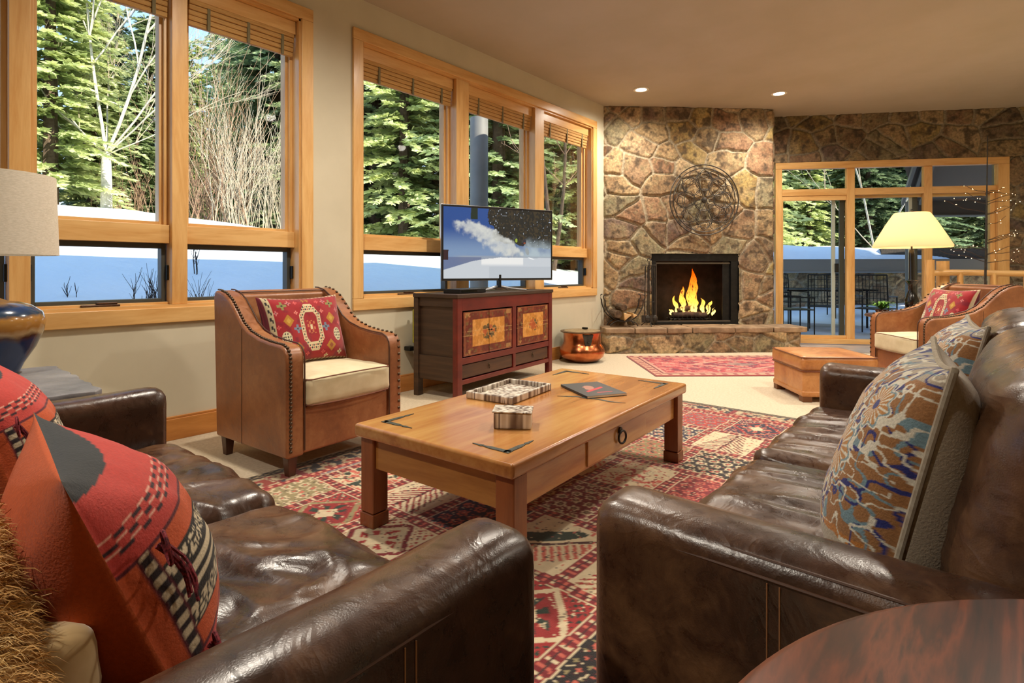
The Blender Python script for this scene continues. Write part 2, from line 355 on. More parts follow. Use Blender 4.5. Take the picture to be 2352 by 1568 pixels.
# ------------------------------------------------------------------ fieldstone
M['stone'] = cm('fieldstone', .82, .6, 45, .012, nz=.75, nscale=38)
STC = [lin(176,150,110), lin(150,126,94), lin(190,160,118), lin(136,114,90), lin(164,134,102), lin(146,136,106), lin(196,168,130), lin(126,106,94), lin(176,150,92), lin(158,122,92)]
def stone_field(P2, seed, cell, warp=.12, mortar=.016, ay=1.25, dark=1.0):
    """P2 (n,2) metres -> height (0..1) and colour"""
    x = P2[:,0] + warp*cell*fbm(np.c_[P2/cell*.9, P2[:,:1]*0], seed, 3)*2; y = P2[:,1] + warp*cell*fbm(np.c_[P2/cell*.9, P2[:,:1]*0], seed+9, 3)*2
    gx, gy = x/cell, y/cell*ay
    i0, j0 = np.floor(gx), np.floor(gy); best = np.full(len(x), 9e9); sec = best.copy(); bid = np.zeros(len(x)); nb = [(a, b) for a in (-2,-1,0,1,2) for b in (-2,-1,0,1,2)]
    bx = np.zeros(len(x)); by = bx.copy(); D = []; C = []
    for a, b in nb:
        ii, jj = i0+a, j0+b
        keep = hash2(ii, jj, seed+5) > .33
        cx = ii + .5 + .8*(hash2(ii, jj, seed)-.5); cy = jj + .5 + .8*(hash2(ii, jj, seed+1)-.5)
        d = (cx-gx)**2 + (cy-gy)**2; d = np.where(keep, d, 9e8)
        D.append(d); C.append((cx, cy, hash2(ii, jj, seed+2)))
    D = np.array(D); k = np.argmin(D, 0); ar = np.arange(len(x))
    CX = np.array([c[0] for c in C]); CY = np.array([c[1] for c in C]); H = np.array([c[2] for c in C])
    px, py, h = CX[k, ar], CY[k, ar], H[k, ar]
    e = np.full(len(x), 9.)
    for q in range(len(nb)):
        dx, dy = CX[q]-px, CY[q]-py; L = np.sqrt(dx*dx+dy*dy)+1e-9
        v = ((CX[q]+px)/2-gx)*dx/L + ((CY[q]+py)/2-gy)*dy/L
        e = np.where((D[q] < 1e8) & (L > 1e-6), np.minimum(e, v), e)
    e = e*cell/1.1
    m = sstep(mortar*.5, mortar*1.3, e); dome = sstep(0, .028, e)
    P3 = np.c_[P2, h*9]
    hh = m*(.6 + .22*dome) + m*.5*(h-.5) + .22*fbm(P3*9, seed+3, 4)*m + .05*fbm(P3*30, seed+4, 2)
    ci = (h*997 % len(STC)).astype(int); col = np.array(STC)[ci]
    n1 = fbm(P3*7, seed+6, 4); n2 = fbm(P3*16, seed+7, 3)
    col = mixc(col, lin(112,78,52), np.clip(n1*1.6, 0, .6)); col = mixc(col, lin(178,152,112), np.clip(-n1*1.5, 0, .55)); col = mixc(col, lin(70,58,44), np.clip(n2*2.4-.1, 0, .8)); col = mixc(col, lin(120,122,90), np.clip(-n2*1.1-.15, 0, .4))
    mc = np.array(lin(178,164,138))[None]*np.ones((len(x),1)); col = col*m[:,None] + mc*(1-m[:,None])
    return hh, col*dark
def stone_panel(name, p0, p1, z0, z1, nrm, seed, cell, depth=.034, res=.0115, hole=None, parent=None, dark=1.0, label=None, ragged=None, thick=.05):
    """vertical slab from p0 to p1 (xy) with relief towards nrm; hole=(s0,s1,z0,z1)"""
    p0 = np.array(p0, float); p1 = np.array(p1, float); L = np.linalg.norm(p1-p0); e = (p1-p0)/L; n = np.array(nrm, float)
    nu = int(L/res)+1; nv = int((z1-z0)/res)+1
    U, Vv = np.meshgrid(np.linspace(0, L, nu), np.linspace(z0, z1, nv)); u = U.ravel(); v = Vv.ravel()
    h, col = stone_field(np.c_[u, v], seed, cell, dark=dark)
    if ragged is not None: e1 = ragged*fbm(np.c_[v*5, v*0, v*0+seed], seed+11, 2); uu = u + np.where(u > L-.3, e1*(u-L+.3)/.3, 0)
    else: uu = u
    hgt = h*depth
    edge = np.minimum.reduce([u, L-u, ]) ; hgt = hgt*sstep(-.001, .03, edge)
    X = p0[0]+e[0]*uu+n[0]*hgt; Y = p0[1]+e[1]*uu+n[1]*hgt
    V = np.c_[X, Y, v]; I = np.arange(nu*nv).reshape(nv, nu)
    F = np.stack([I[:-1,:-1], I[:-1,1:], I[1:,1:], I[1:,:-1]], -1)
    if hole:
        cu = (U[:-1,:-1]+U[1:,1:])/2; cv = (Vv[:-1,:-1]+Vv[1:,1:])/2
        F = F[~((cu > hole[0]) & (cu < hole[1]) & (cv > hole[2]) & (cv < hole[3]))]
    F = F.reshape(-1, 4)
    # closing skirts back into the wall
    ring = np.r_[I[0,:], I[1:,-1], I[-1,-2::-1], I[-2:0:-1,0]]; rb = V[ring].copy(); rb[:,0] -= n[0]*thick; rb[:,1] -= n[1]*thick; b = len(V); m = len(ring)
    k = np.arange(m); S = np.stack([ring[k], b+k, b+(k+1) % m, ring[(k+1) % m]], -1)
    V = np.r_[V, rb]; col = np.r_[col, col[ring]]
    return npmesh(name, V, np.r_[F, S], M['stone'], parent, col=col)
e1 = (B0-A0).normalized(); n1 = Vector((e1.y, -e1.x)); L1 = (B0-A0).length
e2 = (D0-C0).normalized(); n2 = Vector((e2.y, -e2.x))
def FP(s, d, z): p = A0 + e1*s + n1*d; return (p.x, p.y, z)      # fireplace wall frame
def DP(s, d, z): p = C0 + e2*s + n2*d; return (p.x, p.y, z)      # door wall frame
# firebox opening
FB = (.62, 1.78, .31, 1.225)
st(stone_panel('wall_fireplace', A0, B0, .0, CEIL, n1, 3, .30, hole=FB, thick=.03))
mb = MB(); b = B0 + (-n1)*.6; # return side of the chimney breast
st(stone_panel('wall_chimney_side', B0, (B0.x-n1.x*.5, B0.y-n1.y*.5), 0, CEIL, e1, 31, .24, thick=.02))
# solid core behind the stone face (leaves the firebox free)
def slab_f(mb, s0, s1, d0, d1, z0, z1): mb.box(FP((s0+s1)/2, (d0+d1)/2, (z0+z1)/2), (s1-s0, d1-d0, z1-z0), rz=math.atan2(e1.y, e1.x))
mb = MB(); slab_f(mb, -.1, FB[0]-.01, -.5, -.012, 0, CEIL); slab_f(mb, FB[1]+.01, L1-.01, -.5, -.012, 0, CEIL); slab_f(mb, FB[0]-.02, FB[1]+.02, -.5, -.012, FB[3]+.01, CEIL); slab_f(mb, FB[0]-.02, FB[1]+.02, -.5, -.012, 0, FB[2]-.02)
st(mb.build('wall_fireplace_core', M['stone'] and pm('mortar', lin(140,128,108), None, rough=.9)))
# door wall: lintel strip and right pier
DS0, DS1 = .05, 2.80          # door opening along the wall
DZ = 2.47
LD = (D0-C0).length
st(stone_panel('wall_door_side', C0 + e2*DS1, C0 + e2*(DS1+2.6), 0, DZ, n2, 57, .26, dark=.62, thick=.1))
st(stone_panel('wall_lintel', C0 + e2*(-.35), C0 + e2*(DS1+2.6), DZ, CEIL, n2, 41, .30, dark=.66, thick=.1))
mb = MB(); rz2 = math.atan2(e2.y, e2.x)
def slab_d(mb, s0, s1, d0, d1, z0, z1): mb.box(DP((s0+s1)/2, (d0+d1)/2, (z0+z1)/2), (s1-s0, d1-d0, z1-z0), rz=rz2)
slab_d(mb, DS1+.002, 4.6, -.25, -.02, 0, CEIL); slab_d(mb, -.35, 4.6, -.25, -.02, DZ, CEIL); st(mb.build('wall_door_core', bpy.data.materials['mortar']))
# ---- sliding door unit
door = bpy.data.objects.new('door_1', None); COL.objects.link(door); door.location = DP(DS0, -.05, 0); door.rotation_euler = (0, 0, rz2); door['kind'] = 'structure'
Wd = DS1-DS0
def db(mb, s0, s1, d0, d1, z0, z1): mb.b2(s0, s1, -d1, -d0, z0, z1)      # local: x along, -y towards room
mb = MB(); db(mb, -.05, Wd+.03, 0, .085, DZ-.09, DZ+.0); db(mb, 0, Wd, 0, .05, 2.02, 2.11); db(mb, 0, Wd, 0, .09, .02, .085); mb.build('head_frame', M['pine_x'], door, bevel=.004)
mb = MB(); db(mb, Wd-.10, Wd+.03, 0, .085, .0, DZ-.09); mb.build('side_frame', M['pine_z'], door, bevel=.004)
mb = MB(); db(mb, -.05, .035, 0, .085, .0, DZ-.09); mb.build('side_frame', M['pine_z'], door, bevel=.004)
for s in (.86, 1.80):
    mb = MB(); db(mb, s, s+.10, -.01, .055, .085, DZ-.09); mb.build('mullion', M['pine_z'], door, bevel=.004)
mb = MB(); db(mb, 0, .86, 0, .04, 1.955, 2.02); db(mb, .96, Wd-.1, -.04, .0, 1.98, 2.02); db(mb, 0, .86, 0, .04, .085, .13); mb.build('door_rail', M['pine_x'], door, bevel=.003)
mb = MB(); db(mb, .0, .06, 0, .045, .13, 1.955); mb.build('door_stile', M['pine_z'], door, bevel=.003)
mb = MB(); db(mb, .70, .745, -.05, -.02, .09, 2.0); mb.build('screen_stile', M['white_metal'], door, bevel=.003)
mb = MB(); db(mb, .80, .86, -.06, -.02, .09, 2.0); db(mb, 1.70, 1.76, -.06, -.02, .09, 2.0); mb.build('screen_stile', M['grey_frame'], door, bevel=.003)
mb = MB(); db(mb, 1.66, 1.70, -.05, -.03, .09, 2.0); mb.build('screen_stile', M['white_metal'], door)
mb = MB(); db(mb, .735, .775, -.03, .02, .98, 1.10); mb.build('latch', M['blackm'], door, bevel=.005)
mb = MB(); db(mb, .02, .04, .045, .08, .9, 1.12); mb.build('door_handle', M['bronze'], door, bevel=.006)
for (a, b_, c, d_) in ((.0, .86, 2.11, DZ-.09), (.96, 1.80, 2.11, DZ-.09), (1.90, Wd-.1, 2.11, DZ-.09), (.06, .86, .13, 1.955), (.96, 1.80, .085, 2.02), (1.90, Wd-.1, .085, 2.02)):
    mb = MB(); db(mb, a, b_, .008, .012, c, d_); mb.build('pane', M['glass'], door)
mb = MB(); db(mb, Wd-.16, Wd-.10, -.02, .03, .085, 2.02); mb.build('door_stile', M['pine_z'], door, bevel=.003)
# slate threshold floor in front of the door
M['slate'] = pm('slate', lin(108,108,112), lin(150,148,150), 5, .5, bs=.5, bscale=18, bd=.01)
M['slate_floor'] = pm('slate_floor_tile', lin(150,146,146), lin(184,176,170), 4, .35, bs=.1, bscale=10)
mb = MB(); mb.prism([DP(.0, .0, 0)[:2], DP(2.85, .0, 0)[:2], DP(2.85, .75, 0)[:2], DP(.1, .75, 0)[:2]][::-1], .001, .012); tag(mb.build('slate_threshold', M['slate_floor']), 'grey slate tile strip on the floor along the glass door', 'floor tile')

# ---- hearth
hearth = thing('hearth', 'raised fieldstone hearth running under the fireplace opening', 'hearth')
h0, h1, hd = -.04, L1+.14, .36
stone_panel('hearth_front', FP(h0, hd, 0)[:2], FP(h1, hd, 0)[:2], 0, .245, n1, 77, .26, parent=hearth, depth=.04, thick=.34)
stone_panel('hearth_side', FP(h1, hd, 0)[:2], FP(h1, -.2, 0)[:2], 0, .245, e1, 78, .26, parent=hearth, depth=.03, thick=.02)
rng = random.Random(4); s = h0-.02; k = 0
while s < h1+.05:
    w = rng.uniform(.3, .55); e_ = min(s+w, h1+.08)
    if e_ > h1-.1: e_ = h1+.08
    n = 26; xs = np.linspace(s+.004, e_-.004, n); fr = hd+.045+.012*np.array([vnoise(np.array([[x*9, k, 0.]]), 5)[0] for x in xs])
    pts = [(x, f) for x, f in zip(xs, fr)] + [(e_-.004, .0), (s+.004, .0)]
    mb = MB(); mb.prism([FP(a, b, 0)[:2] for a, b in pts][::-1] if False else [FP(a, b, 0)[:2] for a, b in pts], .245, .31+rng.uniform(-.004, .004))
    o = mb.build('cap_stone', bpy.data.materials.get('cap_stone_mat') or pm('cap_stone_mat', lin(126,104,80), lin(168,142,112), 9, .7, bs=.5, bscale=25, bd=.01), hearth, bevel=.012, seg=3)
    s = e_; k += 1
    if e_ >= h1+.07: break
# ---- firebox
fire = thing('firebox', 'black steel fireplace insert set in the stone wall', 'fireplace', FP((FB[0]+FB[1])/2, 0, FB[2]), math.atan2(e1.y, e1.x))
w = (FB[1]-FB[0])/2; hgt = FB[3]-FB[2]
M['soot'] = pm('sooted_brick', (.012,.01,.009), (.03,.022,.018), 12, .9)
mb = MB(); mb.b2(-w-.02, w+.02, .0, .05, hgt-.10, hgt+.02); mb.b2(-w-.02, -w+.07, .0, .05, 0, hgt-.1); mb.b2(w-.10, w+.02, .0, .05, 0, hgt-.1); mb.b2(-w+.07, w-.1, .0, .05, 0, .035); mb.build('surround', M['blackm'], fire, bevel=.004)
mb = MB(); mb.b2(-w+.07, w-.1, .02, .035, hgt-.135, hgt-.115); mb.b2(-w+.075, -w+.085, .02, .035, .035, hgt-.12); mb.b2(-w+.07, w-.10, .01, .03, .035, .05); mb.build('inner_trim', pm('worn_steel', lin(110,105,98), None, rough=.35, metal=.8), fire)
mb = MB(); mb.b2(w-.20, w-.10, .03, .045, .035, hgt-.1); mb.build('folded_door', M['blackm'], fire, bevel=.003)
mb = MB(); mb.b2(-w-.02, w+.02, .44, .46, 0, hgt); mb.b2(-w-.02, -w-.01, .05, .45, 0, hgt); mb.b2(w+.01, w+.02, .05, .45, 0, hgt); mb.b2(-w, w, .05, .45, 0, .01); mb.b2(-w, w, .05, .45, hgt-.01, hgt); mb.build('fire_chamber', M['soot'], fire)
logs_mat = pm('burning_log', (.02,.012,.008), (.09,.05,.03), 14, .9, bs=.6, bscale=40, bd=.01)
gr = thing('fire_grate', 'low iron grate under the burning logs', 'grate', FP((FB[0]+FB[1])/2, -.23, FB[2]+.012), math.atan2(e1.y, e1.x))
mb = MB()
for k in range(9): mb.tube([(-.24+k*.06, -.13, .09), (-.24+k*.06, -.12, .05), (-.24+k*.06, .1, .05), (-.24+k*.06, .11, .10)], .006, 6)
mb.cyl((-.27,-.08,.045), (.27,-.08,.045), .007, n=6); mb.cyl((-.27,.07,.045), (.27,.07,.045), .007, n=6)
mb.build('bars', M['iron'], gr)
for sx in (-.22, .22):
    for sy in (-.08, .07): MB().cyl((sx, sy, 0), (sx, sy, .045), .007, n=6).build('leg', M['iron'], gr)
for k, (x0, y0, z0, x1, y1, z1, r) in enumerate([(-.24,-.06,.10,.22,-.07,.10,.04), (-.22,.04,.10,.24,.04,.10,.042), (-.16,-.05,.165,.14,.05,.19,.034)]):
    o = MB().tube(np.linspace((x0,y0,z0), (x1,y1,z1), 8) + np.random.RandomState(k).normal(0, .004, (8,3)), [r*f for f in (.85,1,.97,1.03,.98,1.02,.96,.9)], 12).build('burning_log', logs_mat, smooth=True)
    o.location = gr.location; o.rotation_euler = gr.rotation_euler
    tag(o, ['front charred log lying on the grate in the fire', 'rear charred log lying on the grate in the fire', 'charred log laid across the top of the two others in the fire'][k], 'log')
# flames: closed curling tongues of emission
fm = bpy.data.materials.new('flame'); fm.use_nodes = True; nt = fm.node_tree; nt.nodes.clear()
out = N(nt, 'ShaderNodeOutputMaterial'); em = N(nt, 'ShaderNodeEmission'); tr = N(nt, 'ShaderNodeBsdfTransparent'); mx = N(nt, 'ShaderNodeMixShader')
tc = N(nt, 'ShaderNodeTexCoord'); sp = N(nt, 'ShaderNodeSeparateXYZ'); nt.links.new(tc.outputs['Object'], sp.inputs[0])
mp = N(nt, 'ShaderNodeMapping'); mp.inputs['Scale'].default_value = (14, 14, 4.5); nt.links.new(tc.outputs['Object'], mp.inputs[0]); nf = noise(nt, mp.outputs[0], 1.6, 4, .6, 1.5)
ad = N(nt, 'ShaderNodeMath', operation='MULTIPLY_ADD'); ad.inputs[1].default_value = .45; nt.links.new(nf, ad.inputs[0]); nt.links.new(sp.outputs[2], ad.inputs[2])
nt.links.new(ramp(nt, ad.outputs[0], [(.26, (1,.72,.2)), (.40, (1,.42,.05)), (.62, (.95,.16,.01)), (.8, (.6,.05,.0))]), em.inputs[0]); em.inputs[1].default_value = 1.7
nt.links.new(ramp(nt, nf, [(.42, (0,0,0)), (.56, (1,1,1))]), mx.inputs[0]); nt.links.new(tr.outputs[0], mx.inputs[1]); nt.links.new(em.outputs[0], mx.inputs[2]); nt.links.new(mx.outputs[0], out.inputs[0])
fl = thing('log_fire', 'bright orange and yellow flames burning over the logs', 'fire', FP((FB[0]+FB[1])/2+.05, -.23, FB[2]+.10), math.atan2(e1.y, e1.x))
rng = random.Random(8)
for (x, y, z, H, r, lean) in [(-.02,0,.05,.60,.085,.04), (-.10,.03,.05,.36,.06,-.02), (.05,.02,.05,.46,.06,.0), (-.20,-.02,.03,.26,.04,-.05), (-.14,-.06,.05,.17,.05,.01), (.16,0,.04,.22,.045,-.02), (.22,.02,.04,.18,.045,.05), (.02,-.05,.04,.22,.07,0), (.27,-.03,.03,.10,.03,.03), (-.26,.02,.03,.08,.035,-.02)]:
    n = 16; t = np.linspace(0, 1, n); ph = rng.uniform(0, 6)
    P = np.c_[x + lean*t + .022*np.sin(t*9+ph)*t**.6, y + .015*np.cos(t*8+ph)*t, z-.03 + H*t]
    rr = r*(np.sin(np.clip(t*1.35+.18, 0, PI)**.9*1.0)**1.0)*(1-t**2.2)*(1+.18*np.sin(t*17+ph)) + .0008
    MB().tube(P, rr, 12).build('flame', fm, fl, smooth=True)
pl = bpy.data.lights.new('fire_glow', 'POINT'); pl.energy = 1.2; pl.color = (1,.42,.12); pl.shadow_soft_size = .08
po = bpy.data.objects.new('fire_glow', pl); COL.objects.link(po); po.location = FP((FB[0]+FB[1])/2, -.16, FB[2]+.36)
# ---- recessed lights
M['can_glow'] = emis('can_glow', (1,.88,.68), 9)
M['can_trim'] = pm('can_trim', lin(232,226,212), None, rough=.5)
def can(x, y, label):
    t = thing('recessed_light', label, 'ceiling light', (x, y, CEIL), 0, 'recessed ceiling lights')
    MB().lathe([(.062,-.001),(.088,-.001),(.088,-.009),(.070,-.012),(.062,-.009),(.062,-.001)], n=36, cap=False).build('trim_ring', M['can_trim'], t, smooth=True)
    MB().lathe([(.0,-.004),(.062,-.004),(.062,-.002),(.0,-.002)], n=30, cap=False).build('lamp_lens', M['can_glow'], t)
    can_or_fill_light((x, y, CEIL-.03)); return t
can(*CANS_AND_FILLS[0], 'round recessed ceiling light nearest the triple window, left one above the fireplace')
can(*CANS_AND_FILLS[1], 'round recessed ceiling light above the right side of the stone chimney')
for c in CANS_AND_FILLS[2:]: can_or_fill_light((c[0], c[1], CEIL-.03))  # lamps with no fixture, added to brighten the room
# ------------------------------------------------------------------ upholstery shapes
def rbox(size, r, res=.03, fn=None):
    """rounded box surface as dense quads; fn(P, Nrm) -> P"""
    sx, sy, sz = [k/2 for k in size]; V = []; F = []; b = 0
    for ax in range(3):
        for sg in (-1, 1):
            o = [a for a in range(3) if a != ax]; d = [sx, sy, sz]
            na = max(3, int(2*d[o[0]]/res)); nb_ = max(3, int(2*d[o[1]]/res))
            def lin_(n, h):       # denser at the rounded rims
                t = np.linspace(-1, 1, n+1); k = min(.95, r/h); return np.sign(t)*(np.abs(t)**.85)*h
            a = lin_(na, d[o[0]]); c = lin_(nb_, d[o[1]])
            A, C = np.meshgrid(a, c); P = np.zeros(A.shape+(3,)); P[..., o[0]] = A; P[..., o[1]] = C; P[..., ax] = sg*d[ax]
            I = np.arange(A.size).reshape(A.shape)+b; q = np.stack([I[:-1,:-1], I[:-1,1:], I[1:,1:], I[1:,:-1]], -1).reshape(-1,4)
            flip = (sg < 0) ^ (ax == 1)
            V.append(P.reshape(-1,3)); F.append(q[:, ::-1] if flip else q); b += A.size
    V = np.concatenate(V); F = np.concatenate(F)
    d = np.array([sx, sy, sz]); rr = np.minimum(r, d*.98)
    inner = np.clip(V, -(d-rr), d-rr); nn = (V-inner)/rr; L = np.linalg.norm(nn, axis=1, keepdims=True)+1e-9; nn = nn/L
    P = inner + nn*rr
    # weld
    key = np.round(P, 5); _, idx, inv = np.unique(key, axis=0, return_index=True, return_inverse=True); inv = np.asarray(inv).ravel()
    P = P[idx]; nn = nn[idx]; F = inv[F]
    if fn is not None: P = fn(P, nn)
    return P, F
def wrinkle(P, seed, sc=6, amp=.008, stretch=(1,1,1), sharp=1.6, warp=1.0):
    Q = P*np.array(stretch)*sc; w = np.c_[fbm(Q*.6, seed, 2), fbm(Q*.6+5, seed+1, 2), fbm(Q*.6+9, seed+2, 2)]
    n = vnoise(Q+w*2.2*warp, seed+3); m = vnoise(Q*2.3+w*3.4*warp, seed+4); k = vnoise(Q*.9+w*1.2*warp+31, seed+6); fade = sstep(-.5, .5, fbm(Q*.45+3, seed+8, 2))
    return amp*(1.1*(1-np.clip(np.abs(n)*2.2, 0, 1))**1.5*(.35+.65*fade) + .5*(1-np.clip(np.abs(m)*2.2, 0, 1))**1.6*fade + .75*(1-np.clip(np.abs(k)*1.5, 0, 1))**1.3 - .5)
def cushion(name, size, r, mat, parent, loc, puff=.03, wr=.006, seed=1, sc=6, stretch=(1,1,1), res=.028, rot=None, sag=None, warp=1.0):
    sx, sy, sz = [k/2 for k in size]
    def fn(P, nn):
        u, v, w = P[:,0]/sx, P[:,1]/sy, P[:,2]/sz
        top = np.clip(nn[:,2], 0, 1); dome = np.clip(1-u**2, 0, 1)**.6*np.clip(1-v**2, 0, 1)**.6
        Q = P.copy(); Q[:,2] += puff*dome*(P[:,2] > 0)*1.0
        Q[:,0] += np.sign(u)*puff*.25*np.abs(u)**4*(1-w**2)*(1-v**2); Q[:,1] += np.sign(v)*puff*.35*np.abs(v)**4*(1-w**2)*(1-u**2)
        if wr: Q += nn*wrinkle(P, seed, sc, wr, stretch, warp=warp)[:, None]*(.2+.8*np.clip(nn[:,2], 0, 1))[:, None]
        if sag is not None: Q[:,2] += sag(P)*(P[:,2] > 0)
        return Q
    V, F = rbox(size, r, res, fn)
    if rot is not None: V = V @ np.array(Euler(rot).to_matrix()).T
    return npmesh(name, V, F, mat, parent, loc=loc)
def seam_line(P, r, mat, parent, name='seam'): return MB().tube(P, r, 6).build(name, mat, parent, smooth=True)
def sofa(name, label, loc, rz, L, D, arm_w, lean, seeds, back_h=.84, arms=(1,1), back_at=None, wrc=(.008,.008), sc_=6.5, str_=(1,.9,1), warp=1.0):
    """local: length along x, front towards -y (front face y=0), back y=D; z from floor"""
    t = thing(name, label, 'sofa', loc, rz); mt = M['leather_dark']
    # base
    V, F = rbox((L-2*arm_w+.02, D-.06, .22), .02, .05); npmesh('base', V, F, mt, t, loc=(0, D/2+.02, .17))
    for sx in (-1, 1):
        def fn(P, nn, sx=sx):
            Q = P.copy(); m = (nn[:,2] > .1)
            Q[:,2] += .012*np.clip(1-(P[:,0]/(arm_w/2))**2, 0, 1)*m
            Q += nn*wrinkle(P, seeds[0]+sx, 3.6, .0035, (2.0,.8,1), warp=.5)[:, None]*np.clip(nn[:,2]+.15, .06, 1)[:, None]
            return Q
        V, F = rbox((arm_w, D, .545), .035, .022, fn)
        a = npmesh('arm', V, F, mt, t, loc=(sx*(L/2-arm_w/2), D/2, .058+.2725))
        # top stitching near outer top edge, vertical joins
        xo = sx*(arm_w/2-.008)
        zt = .2725
        for (dx, dz) in ((.001*sx, -.024), (-sx*.012, -.004)):
            seam_line([(xo+dx, -D/2+.02, zt+dz-.004), (xo+dx+sx*.005, -D/2+.25, zt+dz), (xo+dx+sx*.005, D/2-.1, zt+dz)], .0026, M['seam'], a)
        for dy in ((-D/2+.285, -D/2+.301) if D < 1 else (-D/2+.245, -D/2+.261)):
            seam_line([(sx*(arm_w/2+.001), dy, -.26), (sx*(arm_w/2+.0015), dy, 0), (sx*(arm_w/2+.001), dy, zt-.028)], .0011, M['stitch'], a, 'stitching')
    # back frame
    V, F = rbox((L-2*arm_w+.01, .13, .60), .04, .05); npmesh('back', V, F, mt, t, loc=(0, D-.065, .30+.10))
    n = 2; cw = (L-2*arm_w-.01)/n
    for k in range(n):
        x = -(L/2-arm_w)+.005+cw*(k+.5)
        cushion('seat_cushion', (cw-.004, D-.20, .17), .05, mt, t, (x, (D-.20)/2-.025, .36), puff=.022, wr=wrc[k], seed=seeds[1]+7*k, sc=sc_, stretch=str_, res=.010, warp=warp)
        b = cushion('back_cushion', (cw-.01, .44, .19), .075, mt, t, (x, D-.26, .655), puff=.045, wr=.008, seed=seeds[2]+5*k, sc=5, stretch=(.6,1.6,1), res=.02, rot=(PI/2-lean, 0, 0))
    for sx in (-1, 1):
        for y in (.06, D-.08): MB().box((sx*(L/2-.07), y, .03), (.06, .06, .06)).build('foot', M['darkwood'], t, bevel=.004)
    return t
# left sofa: runs along X, faces +Y.  local -y -> +Y : rz = pi
sofa('leather_sofa', 'dark brown leather sofa along the left, holding the orange tasselled cushions and fur throw', (-1.325, .66, 0), PI, 1.66, 1.03, .135, .16, (10, 21, 33), wrc=(.016, .009), sc_=5.2)
# right sofa: runs along Y, faces -X. local -y -> -X : rz = -90deg
sofa('leather_sofa', 'brown leather sofa on the right holding two embroidered linen cushions', (-.505, 1.745, 0), -PI/2, 1.89, .86, .14, .2, (12, 55, 66), wrc=(.013, .013), sc_=6.5, str_=(1.7,.35,1), warp=.35)

# ------------------------------------------------------------------ throw cushions
def pillow(name, label, w, h, th, Rm, c, front, back, mat, group=None, cat='cushion', res=64, pinch=.10, piping=None, seed=1, wr=.004, prof=(4, .55)):
    """Rm columns: right, up, normal (world)"""
    n = res; s = np.linspace(-1, 1, n); U, Vv = np.meshgrid(s, s); u, v = U.ravel(), Vv.ravel()
    pr = pinch; X = u*(1-pr*(1-v**2)**1.0*np.abs(u)**3)*w/2; Y = v*(1-pr*(1-u**2)*np.abs(v)**3)*h/2
    T = th/2*np.clip((1-np.abs(u)**prof[0])*(1-np.abs(v)**prof[0]), 0, 1)**prof[1]*(1-.18*v)
    P2 = np.c_[X, Y]; wn_ = fbm(np.c_[P2*9, P2[:,:1]*0+seed], seed, 3)*wr*2.2*(1-np.maximum(np.abs(u), np.abs(v))**8)
    VF = np.c_[X, Y, T+wn_]; VB = np.c_[X, Y, -T-wn_*.8]
    I = np.arange(n*n).reshape(n, n); F = np.stack([I[:-1,:-1], I[:-1,1:], I[1:,1:], I[1:,:-1]], -1).reshape(-1,4)
    V = np.r_[VF, VB]; FF = np.r_[F, F[:, ::-1]+n*n]
    ring = np.r_[I[0,:], I[1:,-1], I[-1,-2::-1], I[-2:0:-1,0]]; k = np.arange(len(ring)); S = np.stack([ring[k]+n*n, ring[(k+1)%len(ring)]+n*n, ring[(k+1)%len(ring)], ring[k]], -1)
    fc = front(u, v) if callable(front) else np.tile(front, (n*n, 1)); bc = back(u, v) if callable(back) else np.tile(back, (n*n, 1))
    t = thing(name, label, cat, c, 0, group)
    R = np.array(Rm, float).T      # rows->columns
    # orthonormalise
    r = R[:,0]/np.linalg.norm(R[:,0]); up = R[:,1]-r*np.dot(r, R[:,1]); up /= np.linalg.norm(up); nn = np.cross(r, up)
    Mx = Matrix(((r[0],up[0],nn[0]),(r[1],up[1],nn[1]),(r[2],up[2],nn[2]))); t.rotation_euler = Mx.to_euler()
    cv = npmesh('cover', V, np.r_[FF, S], mat, t, col=np.r_[fc, bc])
    if piping:
        ed = V[ring]; ed = np.r_[ed, ed[:2]]
        MB().tube(ed, .0055, 8, caps=False).build('piping', piping, t, smooth=True)
    return t
def R_(a, lo, hi): return (a > lo) & (a < hi)
